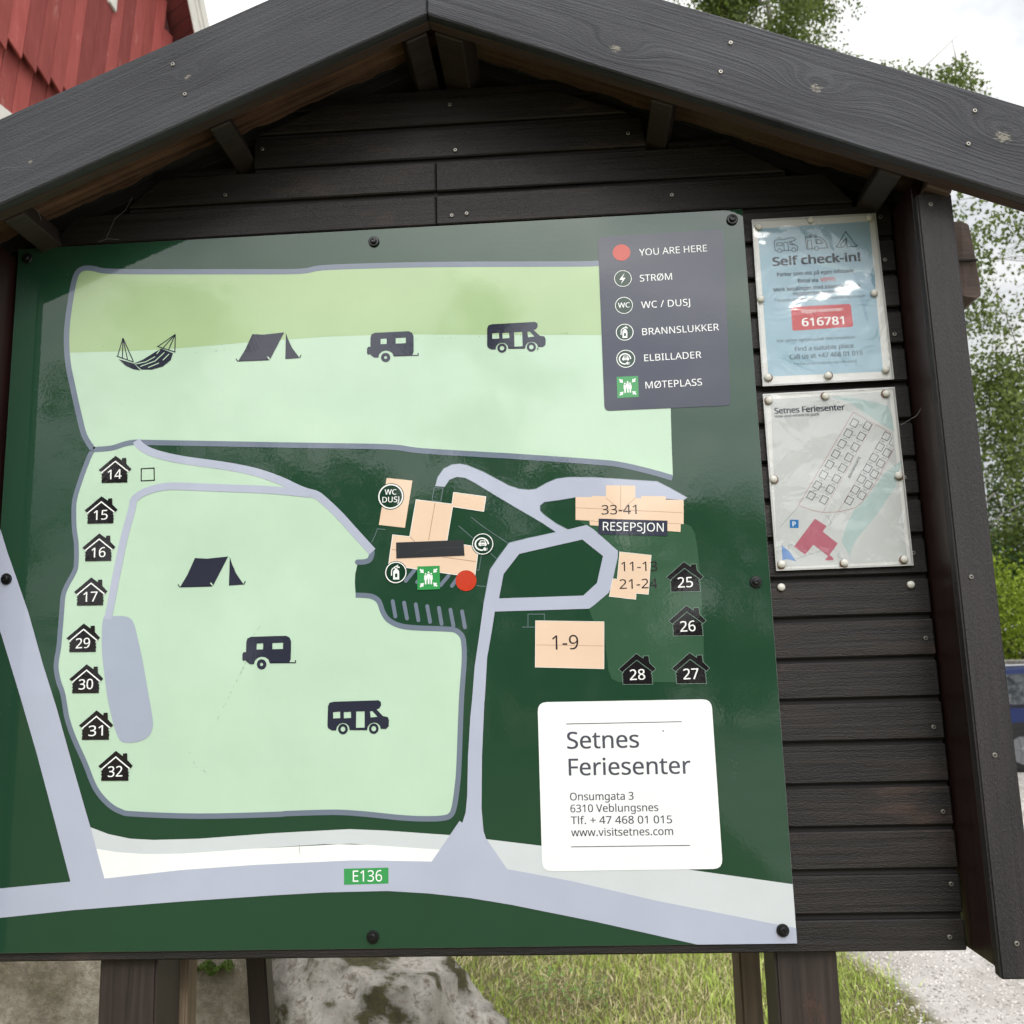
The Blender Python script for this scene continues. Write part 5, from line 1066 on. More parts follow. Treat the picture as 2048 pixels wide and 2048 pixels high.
# cobwebs under the roof
bm = bmesh.new()
def strand(P, r=0.00025):
    for a, b in zip(P, P[1:]): tube(bm, a, b, r, r, 3)
strand([(0.165, 0.001, 2.40), (0.18, 0.0, 2.437), (0.20, -0.002, 2.452), (0.213, -0.004, 2.475)])
strand([(0.150, 0.0, 2.393), (0.170, -0.001, 2.398), (0.19, 0, 2.395)])
strand([(0.03, -0.02, 2.392), (0.02, -0.05, 2.43), (0.0, -0.09, 2.47)])
strand([(0.05, -0.01, 2.40), (0.075, -0.06, 2.415), (0.09, -0.1, 2.41)])
strand([(0.93, -0.03, 2.66), (0.955, -0.01, 2.70), (0.965, -0.01, 2.72)])
strand([(1.552, 0.0, 1.985), (1.572, -0.02, 1.995), (1.585, -0.04, 2.02)])
o = link('cobwebs', bm_mesh('cobwebs', bm, web_mat), shelter); o['kind'] = 'stuff'; S_(o)
# ------------------------------------------------------------------ ground
def sstep(a, b, x):
    t = np.clip((x - a) / (b - a), 0, 1); return t * t * (3 - 2 * t)
def vnoise(x, y, s, seed=0):
    r = np.random.RandomState(seed); out = np.zeros_like(x)
    for k in range(5):
        a = r.uniform(0, 6.28); f = s * r.uniform(0.6, 1.7); ph = r.uniform(0, 6.28)
        out += np.sin((x * math.cos(a) + y * math.sin(a)) * f + ph + 1.3 * np.sin(x * f * 0.37 * math.sin(a) + y * f * 0.41 + ph))
    return out / 5
def ground_z(x, y):
    x = np.asarray(x, float); y = np.asarray(y, float)
    bank = 0.62 * (1 - sstep(-0.1, 0.75, x)) * sstep(1.85, 2.35, y)
    bank *= 1 - sstep(30, 60, y)
    return bank + 0.015 * vnoise(x, y, 2.3, 1) * (1 - 0.6 * sstep(2.4, 2.6, x))
def edge_x(y): return 2.47 + 0.05 * np.sin(y * 2.1) + 0.04 * np.sin(y * 5.3 + 1)

def ground_mat():
    m, t, p = new_mat('ground')
    g = N(t, 'ShaderNodeNewGeometry'); sep = N(t, 'ShaderNodeSeparateXYZ'); t.links.new(g.outputs['Position'], sep.inputs[0])
    a = N(t, 'ShaderNodeTexNoise', Scale=1.3, Detail=6.0, Roughness=0.65); b = N(t, 'ShaderNodeTexNoise', Scale=60.0, Detail=5.0, Roughness=0.7)
    t.links.new(g.outputs['Position'], a.inputs['Vector']); t.links.new(g.outputs['Position'], b.inputs['Vector'])
    soil = ramp(t, b.outputs['Fac'], [(0.3, (0.05, 0.055, 0.018)), (0.5, (0.13, 0.125, 0.05)), (0.72, (0.30, 0.26, 0.15))])
    gr = ramp(t, b.outputs['Fac'], [(0.28, (0.22, 0.20, 0.18)), (0.46, (0.46, 0.43, 0.40)), (0.7, (0.66, 0.62, 0.58))])
    gr2 = mixc(t, 0.5, gr, ramp(t, a.outputs['Fac'], [(0.38, (0.28, 0.25, 0.21)), (0.60, (0.64, 0.61, 0.58))]))
    e = math_n(t, 'ADD', 2.47, math_n(t, 'MULTIPLY', math_n(t, 'SUBTRACT', a.outputs['Fac'], 0.5), 0.5))
    f1 = math_n(t, 'MULTIPLY', math_n(t, 'SUBTRACT', sep.outputs[0], e), 8.0)
    f2 = math_n(t, 'MULTIPLY', math_n(t, 'SUBTRACT', sep.outputs[1], 7.5), 1.5)
    f = N(t, 'ShaderNodeClamp'); t.links.new(math_n(t, 'MAXIMUM', f1, f2), f.inputs[0])
    far = N(t, 'ShaderNodeClamp'); t.links.new(math_n(t, 'MULTIPLY', math_n(t, 'SUBTRACT', sep.outputs[1], 16.0), 0.5), far.inputs[0])
    t.links.new(mixc(t, far.outputs[0], mixc(t, f.outputs[0], soil, gr2), (0.09, 0.11, 0.04)), p.inputs['Base Color'])
    p.inputs['Roughness'].default_value = 0.95; p.inputs['Specular IOR Level'].default_value = 0.15
    bp = N(t, 'ShaderNodeBump', Strength=0.9, Distance=0.012)
    t.links.new(b.outputs['Fac'], bp.inputs['Height']); t.links.new(bp.outputs['Normal'], p.inputs['Normal'])
    return m
GM = ground_mat()
gx = np.concatenate([-np.geomspace(600, 8, 14), np.linspace(-7.5, 9, 133), np.geomspace(10, 600, 14)])
gy = np.concatenate([-np.geomspace(600, 6, 14), np.linspace(-5.5, 9, 117), np.geomspace(10, 900, 16)])
X, Y = np.meshgrid(gx, gy)
Zg = ground_z(X, Y)
nx_, ny_ = len(gx), len(gy)
idx = np.arange(nx_ * ny_).reshape(ny_, nx_)
F = np.stack([idx[:-1, :-1], idx[:-1, 1:], idx[1:, 1:], idx[1:, :-1]], -1).reshape(-1, 4)
o = link('ground', mesh_np('ground', np.stack([X, Y, Zg], -1).reshape(-1, 3), F, GM, True)); tag(o, kind='structure')

# gravel
def leafy(col, name, var=0.35, trans=0.25, rough=0.6):
    m, t, p = new_mat(name)
    g = N(t, 'ShaderNodeNewGeometry')
    dk = tuple(c * (1 - var) for c in col); lt = tuple(min(1, c * (1 + var * 1.3)) for c in col)
    c = ramp(t, g.outputs['Random Per Island'], [(0.0, dk), (1.0, lt)])
    t.links.new(c, p.inputs['Base Color']); p.inputs['Roughness'].default_value = rough
    p.inputs['Specular IOR Level'].default_value = 0.25
    if trans:
        out_ = [n for n in t.nodes if n.type == 'OUTPUT_MATERIAL'][0]
        tl = N(t, 'ShaderNodeBsdfTranslucent'); t.links.new(mixc(t, 1.0, c, (1.0, 1.15, 0.5), 'MULTIPLY'), tl.inputs[0])
        mx_ = N(t, 'ShaderNodeMixShader'); mx_.inputs[0].default_value = trans
        t.links.new(p.outputs[0], mx_.inputs[1]); t.links.new(tl.outputs[0], mx_.inputs[2]); t.links.new(mx_.outputs[0], out_.inputs[0])
    return m
rnd = np.random.RandomState(11)
def stones(n, xr, yr, s0, s1, mat, seed, test=None):
    r = np.random.RandomState(seed)
    x = r.uniform(*xr, n); y = r.uniform(*yr, n)
    if test is not None:
        k = test(x, y, r); x, y = x[k], y[k]; n = len(x)
    z = ground_z(x, y)
    base = np.array([(1, 0, 0), (-1, 0, 0), (0, 1, 0), (0, -1, 0), (0, 0, 1), (0, 0, -1)], float)
    fc = np.array([(0, 2, 4), (2, 1, 4), (1, 3, 4), (3, 0, 4), (2, 0, 5), (1, 2, 5), (3, 1, 5), (0, 3, 5)])
    s = r.uniform(s0, s1, (n, 1, 1)) * r.uniform(0.5, 1.3, (n, 6, 1)) * np.array([1, 1, 0.6])
    a = r.uniform(0, 6.28, n); ca, sa = np.cos(a)[:, None], np.sin(a)[:, None]
    v = base[None] * s
    vx = v[..., 0] * ca - v[..., 1] * sa + x[:, None]; vy = v[..., 0] * sa + v[..., 1] * ca + y[:, None]
    V = np.stack([vx, vy, v[..., 2] + z[:, None] + s0 * 0.2], -1).reshape(-1, 3)
    F = (fc[None] + 6 * np.arange(n)[:, None, None]).reshape(-1, 3)
    return mesh_np('gravel', V, F, mat)
gravel_m = leafy((0.50, 0.47, 0.44), 'gravel_stone', 0.5, 0, 0.85)
o = link('gravel', stones(26000, (2.3, 5.2), (2.2, 6.5), 0.004, 0.011, gravel_m, 1, lambda x, y, r: (x > edge_x(y) + r.normal(0, 0.06, len(x))))); tag(o, kind='stuff')
o = link('gravel', stones(9000, (5.0, 9.5), (5.5, 13.5), 0.008, 0.018, gravel_m, 2)); tag(o, kind='stuff')

# grass
def blades(n, xr, yr, hmin, hmax, w, mat, seed, test=None, lean=0.35, name='grass'):
    r = np.random.RandomState(seed)
    x = r.uniform(*xr, n); y = r.uniform(*yr, n)
    if test is not None:
        k = test(x, y, r); x, y = x[k], y[k]; n = len(x)
    z = ground_z(x, y) - 0.003
    h = r.uniform(hmin, hmax, n) * (0.75 + 0.5 * vnoise(x, y, 3.0, 4))
    a = r.uniform(0, 6.28, n); l = r.normal(0, lean, n) * h; b = r.uniform(0, 6.28, n)
    dx, dy = np.cos(a) * w / 2, np.sin(a) * w / 2
    lx, ly = np.cos(b) * l, np.sin(b) * l
    P = [np.stack([x - dx, y - dy, z], -1), np.stack([x + dx, y + dy, z], -1),
         np.stack([x + dx * .8 + lx * .35, y + dy * .8 + ly * .35, z + h * .6], -1), np.stack([x - dx * .8 + lx * .35, y - dy * .8 + ly * .35, z + h * .6], -1),
         np.stack([x + lx + dx * .1, y + ly, z + h * .97], -1), np.stack([x + lx - dx * .1, y + ly, z + h * .97], -1)]
    V = np.stack(P, 1).reshape(-1, 3)
    fc = np.array([(0, 1, 2, 3), (3, 2, 4, 5)])
    F = (fc[None] + 6 * np.arange(n)[:, None, None]).reshape(-1, 4)
    return mesh_np(name, V, F, mat)
grass_m = leafy((0.38, 0.46, 0.12), 'grass_blade', 0.45, 0.3)
straw_m = leafy((0.62, 0.54, 0.33), 'dry_grass', 0.35, 0.15)
fresh_m = leafy((0.15, 0.24, 0.06), 'fresh_leaf', 0.35, 0.3)
stem_m = leafy((0.28, 0.20, 0.12), 'sorrel_stem', 0.4, 0.0)
patch = lambda x, y: vnoise(x, y, 4.0, 9) + 0.5 * vnoise(x, y, 11.0, 10)
lawn_ok = lambda x, y, r: (x < edge_x(y) + r.normal(0, 0.05, len(x)))
o = link('grass', blades(90000, (-1.8, 2.7), (1.9, 6.8), 0.025, 0.11, 0.0055, grass_m, 21, lambda x, y, r: lawn_ok(x, y, r) & (r.uniform(-1.1, .9, len(x)) > -patch(x, y) - .1), lean=0.7)); tag(o, kind='stuff')
o = link('dry_grass', blades(60000, (-1.8, 2.6), (1.9, 6.8), 0.02, 0.075, 0.0045, straw_m, 22, lambda x, y, r: lawn_ok(x, y, r) & (r.uniform(-1.0, 1.1, len(x)) > patch(x, y)), lean=1.4)); tag(o, kind='stuff')
o = link('grass', blades(30000, (-5, 2.4), (6.8, 9), 0.04, 0.09, 0.012, grass_m, 23, lawn_ok)); tag(o, kind='stuff')
o = link('sorrel_stems', blades(700, (0.45, 2.3), (2.6, 4.6), 0.18, 0.34, 0.003, stem_m, 24, lambda x, y, r: r.uniform(0, 1, len(x)) < 0.15 + 0.6 * (np.abs(x - 1.0) < .35), lean=0.12)); tag(o, kind='stuff')
# broad-leaved weed clump and flat leaves
def weed(name, cx, cy, n, rad, size, mat, seed, label, h=0.1):
    r = np.random.RandomState(seed)
    th = r.uniform(0, 6.28, n); rr_ = rad * np.sqrt(r.uniform(0.02, 1, n)); x = cx + rr_ * np.cos(th); y = cy + rr_ * np.sin(th)
    z = ground_z(x, y) + r.uniform(0.01, h, n)
    V = []; F = []
    for i in range(n):
        s = size * r.uniform(.6, 1.3); d = Vector((math.cos(th[i]), math.sin(th[i]), r.uniform(-.3, .6))).normalized(); q = d.cross(Vector((0, 0, 1))).normalized()
        c = Vector((x[i], y[i], z[i])) - Vector((cx, cy, float(ground_z(cx, cy)))); k = len(V)
        V += [c, c + d * s * .4 + q * s * .28, c + d * s + Vector((0, 0, -.15 * s)), c + d * s * .4 - q * s * .28]
        F.append((k, k + 1, k + 2, k + 3))
    o = link(name, mesh_np(name, [tuple(v) for v in V], F, mat), None, (cx, cy, float(ground_z(cx, cy))))
    tag(o, kind='stuff')
weed('weed_plant', 0.88, 3.35, 150, 0.26, 0.035, fresh_m, 31, 'bright green low weed clump in the grass just right of the boulder', .13)
weed('weed_plant', 0.80, 4.2, 40, 0.16, 0.05, fresh_m, 32, 'broad-leaved plant directly under the board edge beyond the boulder', .12)

# ------------------------------------------------------------------ boulder and old concrete wall
def rock_mat(name, cols, moss=0.5, sc_=3.0):
    m, t, p = new_mat(name)
    tcn = N(t, 'ShaderNodeTexCoord')
    a = N(t, 'ShaderNodeTexNoise', Scale=sc_, Detail=8.0, Roughness=0.7); b = N(t, 'ShaderNodeTexNoise', Scale=38.0, Detail=8.0, Roughness=0.85)
    c = N(t, 'ShaderNodeTexNoise', Scale=5.5, Detail=7.0, Roughness=0.6)
    v = N(t, 'ShaderNodeTexVoronoi', Scale=0.9, feature='DISTANCE_TO_EDGE')
    for n_ in (a, b, c): t.links.new(tcn.outputs['Object'], n_.inputs['Vector'])
    dv = N(t, 'ShaderNodeVectorMath', operation='ADD'); t.links.new(tcn.outputs['Object'], dv.inputs[0]); t.links.new(c.outputs['Color'], dv.inputs[1]); t.links.new(dv.outputs[0], v.inputs['Vector'])
    base = ramp(t, math_n(t, 'ADD', math_n(t, 'MULTIPLY', a.outputs['Fac'], .6), math_n(t, 'MULTIPLY', b.outputs['Fac'], .45)), cols)
    mk = ramp(t, math_n(t, 'ADD', c.outputs['Fac'], math_n(t, 'MULTIPLY', b.outputs['Fac'], .35)), [(0.66 - 0.1 * moss, (0, 0, 0)), (0.80 - 0.1 * moss, (1, 1, 1))])
    sk = N(t, 'ShaderNodeSeparateColor'); t.links.new(mk, sk.inputs[0])
    mossc = ramp(t, b.outputs['Fac'], [(0.35, (0.025, 0.020, 0.008)), (0.6, (0.10, 0.09, 0.025))])
    col = mixc(t, math_n(t, 'MULTIPLY', sk.outputs[0], min(1, moss * 1.6)), base, mossc)
    ck = math_n(t, 'LESS_THAN', v.outputs['Distance'], 0.004)
    col = mixc(t, math_n(t, 'MULTIPLY', ck, 0.25), col, (0.05, 0.04, 0.03))
    t.links.new(col, p.inputs['Base Color']); p.inputs['Roughness'].default_value = 0.95; p.inputs['Specular IOR Level'].default_value = 0.2
    bp = N(t, 'ShaderNodeBump', Strength=1.0, Distance=0.03)
    t.links.new(math_n(t, 'ADD', math_n(t, 'MULTIPLY', b.outputs['Fac'], .5), math_n(t, 'MULTIPLY', a.outputs['Fac'], .6)), bp.inputs['Height']); t.links.new(bp.outputs['Normal'], p.inputs['Normal'])
    return m
def boulder(name, loc, size, seed, mat, label, lvl=5):
    bm = bmesh.new(); bmesh.ops.create_icosphere(bm, subdivisions=lvl, radius=1)
    for v in bm.verts:
        c = v.co.copy()
        d = 1 + 0.22 * noise.noise(c * 1.1 + Vector((seed, 0, 0))) + 0.10 * noise.noise(c * 2.7 + Vector((0, seed, 0))) + 0.035 * noise.noise(c * 7) + 0.016 * noise.noise(c * 19)
        r_ = abs(noise.noise(c * 2.1 + Vector((3, seed, 1))))
        d -= 0.08 * max(0, 0.12 - r_) / 0.12
        c = c.normalized() * d
        c.z = min(c.z, 0.80 + 0.25 * c.x * -0.6 + 0.05 * noise.noise(c * 5))
        v.co = Vector((c.x * size[0], c.y * size[1], c.z * size[2]))
    o = link(name, bm_mesh(name, bm, mat, True), None, loc); tag(o, label, 'rock')
    return o
rockm = rock_mat('lichen_rock', [(0.38, (0.09, 0.07, 0.05)), (0.455, (0.42, 0.37, 0.31)), (0.53, (0.82, 0.78, 0.72))], 0.6, 5.5)
boulder('boulder', (0.12, 2.15, 0.04), (0.62, 0.55, 0.74), 2.0, rockm, 'pale lichen-covered boulder with dark moss beneath the middle of the board')
conc = rock_mat('old_concrete', [(0.38, (0.12, 0.10, 0.075)), (0.5, (0.31, 0.27, 0.21)), (0.60, (0.56, 0.51, 0.42))], 0.25, 1.6)
bm = bmesh.new()
nxw, nzw = 140, 40
V = []; x0w, x1w, zTw = -3.4, -0.12, 0.80
for j in range(nzw + 1):
    for i in range(nxw + 1):
        x = x0w + (x1w - x0w) * i / nxw; z = -0.1 + (zTw + 0.1) * j / nzw
        y = 1.72 + 0.035 * noise.noise(Vector((x * 2, 0, z * 3))) + 0.012 * noise.noise(Vector((x * 9, 1, z * 9)))
        if j > nzw - 2: z += 0.03 * noise.noise(Vector((x * 6, 4, 0)))
        V.append((x + 1.76, y - 1.9, z))
base_n = len(V)
F = [(j * (nxw + 1) + i, j * (nxw + 1) + i + 1, (j + 1) * (nxw + 1) + i + 1, (j + 1) * (nxw + 1) + i) for j in range(nzw) for i in range(nxw)]
top0 = nzw * (nxw + 1)
for i in range(nxw + 1):
    x, y, z = V[top0 + i]; V.append((x, 0.2, z))
for i in range(nxw): F.append((top0 + i, top0 + i + 1, base_n + i + 1, base_n + i))
e0 = len(V)
for j in range(nzw + 1):
    x, y, z = V[j * (nxw + 1) + nxw]; V.append((x, 0.2, z))
for j in range(nzw): F.append((j * (nxw + 1) + nxw, e0 + j, e0 + j + 1, (j + 1) * (nxw + 1) + nxw))
o = link('retaining_wall', mesh_np('retaining_wall', V, F, conc, True), None, (-1.76, 1.9, 0)); tag(o, 'low old concrete wall with cracks behind the left legs of the shelter', 'wall')
# moss cushions on the wall top
moss_m = leafy((0.07, 0.11, 0.02), 'moss', 0.5, 0.1)
o = link('moss', blades(1800, (-0.30, -0.17), (1.66, 1.74), 0.01, 0.03, 0.004, moss_m, 41, lambda x, y, r: r.uniform(0, 1, len(x)) > ((x + .235) / .06) ** 2 * .5, 0.6, 'moss'))
for v in o.data.vertices: v.co.z += 0.672 + 0.012 * math.sin(v.co.x * 90)
tag(o, kind='stuff')

# ------------------------------------------------------------------ red barn
barn_red = wood('barn_red', (0.24, 0.052, 0.046), (0.33, 0.082, 0.072), axis=2, rough=0.8, gscale=18, bump=0.0008, fine=0.3, worn=(0.42, 0.20, 0.18), worn_at=0.76, spec=0.2)
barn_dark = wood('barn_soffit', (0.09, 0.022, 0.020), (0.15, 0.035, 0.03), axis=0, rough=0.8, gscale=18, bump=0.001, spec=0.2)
barn_white = flat('barn_white', (0.62, 0.60, 0.55), 0.6, bump=0.001, bscale=60, var=0.12, vscale=5)
barn = empty('red_barn', (-3.03, 4.42, 0))
tag(barn, 'tall red boarded barn with white verge boards behind the shelter', 'barn')
DV = Vector((0.218, 0.976, 0)).normalized(); NV = Vector((DV.y, -DV.x, 0))
BR = math.atan2(DV.y, DV.x)
def B3(u, z, off): return DV * u + NV * off + Vector((0, 0, z))
def bprism(name, poly, o0, o1, mat, bev=0.004, parent=None):
    cu_ = sum(p[0] for p in poly) / len(poly); cz_ = sum(p[1] for p in poly) / len(poly)
    bm = bmesh.new(); rr_ = []
    for off in (o0, o1): rr_.append([bm.verts.new((u - cu_, -(off - (o0 + o1) / 2), z - cz_)) for u, z in poly])
    n = len(poly); bm.faces.new(rr_[0]); bm.faces.new(rr_[1][::-1])
    for i in range(n):
        j = (i + 1) % n; bm.faces.new((rr_[0][i], rr_[0][j], rr_[1][j], rr_[1][i]))
    bmesh.ops.recalc_face_normals(bm, faces=bm.faces); bevel(bm, bev)
    o = link(name, bm_mesh(name, bm, mat), parent or barn, B3(cu_, cz_, (o0 + o1) / 2)); o.rotation_euler = (0, 0, BR)
    return o
LEAN = 0.095
rb = random.Random(4)
ZJ = 6.27
u = -1.6; k = 0
def vtop(u_): return 7.886 + (1.93 - u_) / 0.47
while u < 2.6:
    w = rb.uniform(0.125, 0.15)
    lift = rb.uniform(0, 0.006)
    jag = rb.uniform(-0.02, 0.03); zt = min(9.6, vtop(u + 0.3))
    sh = lambda z: (z - ZJ) * LEAN
    if zt > ZJ + .1:
        a, b = u + 0.003, u + w - 0.006
        bprism('wall_board', [(a, ZJ + 0.045 + jag), (b, ZJ - 0.035 + jag), (b + sh(zt), zt), (a + sh(zt), zt)], 0.0 + lift, 0.022 + lift, barn_red, 0.003)
    if zt > ZJ and u < 2.2 or True:
        zl = ZJ + 0.12
        bprism('wall_board', [(u + 0.05 + sh(3.0), 3.0), (u + 0.05 + w - 0.005 + sh(3.0), 3.0), (u + 0.05 + w - 0.005 + sh(zl), zl), (u + 0.05 + sh(zl), zl)], -0.075, -0.052 + lift, barn_red, 0.003)
    u += w
bprism('wall', [(-1.7, 0.0), (6.5, 0.0), (6.5, 1.5), (2.15, 7.9), (1.3, 9.7), (-1.7, 9.7)], -0.2, -0.08, barn_dark, 0)
# verge: soffit planks and white barge board over them
def vl(z): return 1.82 + (7.886 - z) * 0.47
zs = [9.4 - 0.075 * i for i in range(36)]
zz = 9.3
while zz > 5.2:
    z2 = zz - rb.uniform(0.11, 0.15)
    bm = bmesh.new()
    Q = [B3(vl(zz) + 0.03, zz, 0.275), B3(vl(z2 + .006) + 0.03, z2 + .006, 0.275), B3(vl(z2 + .006) + 0.16, z2 + .006 - 0.0, -0.05), B3(vl(zz) + 0.16, zz, -0.05)]
    up = DV * 0.02 + Vector((0, 0, 0.012))
    a = [bm.verts.new(q) for q in Q]; b = [bm.verts.new(q + up) for q in Q]
    bm.faces.new(a); bm.faces.new(b[::-1])
    for i in range(4): j = (i + 1) % 4; bm.faces.new((a[i], a[j], b[j], b[i]))
    link('soffit_board', bm_mesh('soffit_board', bm, barn_dark), barn)
    zz = z2
def verge(d0, d1, o0, o1, mat, name):
    bprism(name, [(vl(4.6) + d0, 4.6), (vl(4.6) + d1, 4.6), (vl(9.6) + d1, 9.6), (vl(9.6) + d0, 9.6)], o0, o1, mat, 0.01)
verge(0.0, 0.19, 0.28, 0.305, barn_white, 'barge_board')
verge(0.11, 0.145, 0.305, 0.318, barn_white, 'verge_trim')
verge(0.192, 0.29, 0.28, 0.325, barn_white, 'verge_trim')
# window corner and header just inside the picture
wf = bprism('window_frame', [(1.085, 7.385), (1.175, 7.345), (1.195, 8.3), (1.10, 8.3)], 0.022, 0.05, barn_white, 0.003)
bprism('window_frame', [(-0.35, 5.70), (0.20, 5.66), (0.20, 5.795), (-0.35, 5.83)], -0.03, 0.0, barn_white, 0.003)

# ------------------------------------------------------------------ trees
bark = wood('birch_bark', (0.10, 0.09, 0.08), (0.42, 0.40, 0.37), axis=2, rough=0.8, gscale=4, bump=0.004)
dbark = flat('dark_bark', (0.06, 0.045, 0.035), 0.9, bump=0.01, bscale=20, var=0.3)
birch_leaf = leafy((0.125, 0.160, 0.050), 'birch_leaf', 0.45, 0.4)
green_leaf = leafy((0.040, 0.075, 0.022), 'dark_leaf', 0.4, 0.3)
lime_leaf = leafy((0.27, 0.34, 0.045), 'lime_leaf', 0.3, 0.4)
mid_leaf = leafy((0.055, 0.085, 0.028), 'mid_leaf', 0.4, 0.35)

def leaves_at(C, size, r, name, mat, flatness=0.0):
    n = len(C)
    d = r.normal(size=(n, 3)); d[:, 2] -= 0.5; d /= np.linalg.norm(d, axis=1, keepdims=True)
    q = np.cross(d, r.normal(size=(n, 3))); q /= np.linalg.norm(q, axis=1, keepdims=True)
    s = size * r.uniform(0.65, 1.25, (n, 1))
    V = np.stack([C, C + d * s * .45 + q * s * .36, C + d * s, C + d * s * .45 - q * s * .36], 1).reshape(-1, 3)
    return mesh_np(name, V, np.arange(4 * n).reshape(-1, 4), mat)

def birch(loc, H, crad, cz0, nstr, leaf, label, seed, per=34, cull=None, mat=None, strand_len=(0.5, 1.6), group=None, name='birch_tree', trunk=None, nlimb=26):
    r = np.random.RandomState(seed); R2 = random.Random(seed)
    th = empty(name, loc); tag(th, label, 'tree', group)
    bm = bmesh.new()
    pr = H * 0.018
    pts_ = [Vector((0, 0, -0.1))]
    for i in range(1, 9): pts_.append(Vector((R2.uniform(-.12, .12) * i / 4, R2.uniform(-.12, .12) * i / 4, H * i / 8)))
    for i in range(8): tube(bm, pts_[i], pts_[i + 1], pr * (1 - i / 8.5) + .01, pr * (1 - (i + 1) / 8.5) + .01, 8)
    tips = []
    for i in range(nlimb):
        z = cz0 * 0.85 + (H - cz0 * 0.85) * (i + .5) / nlimb
        az = R2.uniform(0, 6.28); k = min(7, int(z / H * 8)); b0 = pts_[k].lerp(pts_[k + 1], z / H * 8 - k)
        rel_ = (z - cz0) / (H - cz0)
        rad = crad * (0.35 + 1.0 * math.sin(math.pi * min(1, max(0.05, 0.15 + rel_ * .85)))) * 0.78
        Lb = rad * R2.uniform(.7, 1.05)
        prev = b0; rr0 = 0.035 * (1 - rel_ * .6) * H / 12
        for s in range(1, 6):
            t_ = s / 5
            p = b0 + Vector((math.cos(az) * Lb * t_, math.sin(az) * Lb * t_, Lb * 0.75 * t_ - 0.35 * Lb * t_ * t_)) + Vector((R2.uniform(-.1, .1), R2.uniform(-.1, .1), R2.uniform(-.08, .08)))
            tube(bm, prev, p, rr0 * (1 - (s - 1) / 5.5), rr0 * (1 - s / 5.5), 5)
            if s >= 2:
                for q_ in range(3): tips.append((p, t_))
                for q_ in range(2):
                    e_ = p + Vector((R2.uniform(-1, 1), R2.uniform(-1, 1), R2.uniform(-.2, .7))) * Lb * .28
                    tube(bm, p, e_, rr0 * .35, rr0 * .12, 4); tips.append((e_, 1)); tips.append((p.lerp(e_, .6), 1))
            prev = p
    C = []
    tips_a = np.array([tuple(p) for p, _ in tips])
    wt = np.array([max(0.02, 0.5 + 1.5 * noise.noise(Vector(p) * 0.75 + Vector((seed, 0, 0)))) ** 2 for p in tips_a.tolist()])
    ii = r.choice(len(tips_a), nstr, p=wt / wt.sum())
    st = tips_a[ii] + r.normal(0, crad * .05, (nstr, 3))
    Ls = r.uniform(*strand_len, nstr) * (0.6 + 0.6 * (st[:, 2] < H * .8))
    for i in range(nstr):
        n = max(4, int(per * Ls[i] / 1.2))
        t_ = r.uniform(0, 1, n)
        dr = r.normal(0, .12, 2)
        w_ = 0.5 * leaf + leaf * 1.6 * np.sin(np.pi * t_) ** .7
        c = np.stack([st[i, 0] + dr[0] * t_ * Ls[i] + r.normal(0, 1, n) * w_, st[i, 1] + dr[1] * t_ * Ls[i] + r.normal(0, 1, n) * w_, st[i, 2] - t_ * Ls[i]], -1)
        C.append(c)
    C = np.concatenate(C)
    if cull is not None:
        W3 = C + np.array(loc); C = C[cull(W3)]
    link('trunk', bm_mesh('trunk', bm, trunk or bark, True), th)
    link('crown', leaves_at(C, leaf, r, 'crown', mat or birch_leaf), th)
    return th

def bush(loc, rad, H, n, leaf, label, seed, mat, name='shrub', cat='shrub', lumps=14, z0=0.1, group=None):
    r = np.random.RandomState(seed); R2 = random.Random(seed)
    th = empty(name, loc); tag(th, label, cat, group)
    cc = []
    bm = bmesh.new()
    for i in range(lumps):
        a = R2.uniform(0, 6.28); q = rad * math.sqrt(R2.random()) * .8; z = z0 + (H - z0) * R2.uniform(.15, .88)
        sh_ = 1 - 0.45 * max(0, (z / H - .5)) * 2 * .8
        cc.append((q * math.cos(a) * sh_, q * math.sin(a) * sh_, z, rad * R2.uniform(.28, .5)))
        tube(bm, (0, 0, 0), (cc[-1][0], cc[-1][1], z), 0.03 * H / 2, 0.008 * H / 2, 5)
    C = []
    for x, y, z, s in cc:
        m = n // lumps
        d = r.normal(size=(m, 3)); d /= np.linalg.norm(d, axis=1, keepdims=True)
        C.append(np.array((x, y, z)) + d * s * np.cbrt(r.uniform(0.25, 1, (m, 1))) * (1 + .2 * r.normal(size=(m, 1))))
    C = np.concatenate(C); C = C[C[:, 2] > 0.03]
    link('stems', bm_mesh('stems', bm, dbark), th)
    link('foliage', leaves_at(C, leaf, r, 'foliage', mat), th)
    return th

# the big birch whose branches hang at the right edge
birch((9.8, 10.6, 0), 7.9, 3.7, 2.6, 1500, 0.062, 'tall birch with hanging branches at the right behind the parked car', 51, per=110)
# crown seen above the roof on the right
birch((5.7, 17.0, 0), 16.8, 3.2, 8.5, 2000, 0.080, 'tall loose-crowned birch rising above the right roof slope', 52, per=100)
birch((10.6, 22.0, 0), 11.5, 3.4, 3.0, 1700, 0.11, 'birch standing further back between the shelter post and the tall birch', 53, per=26)
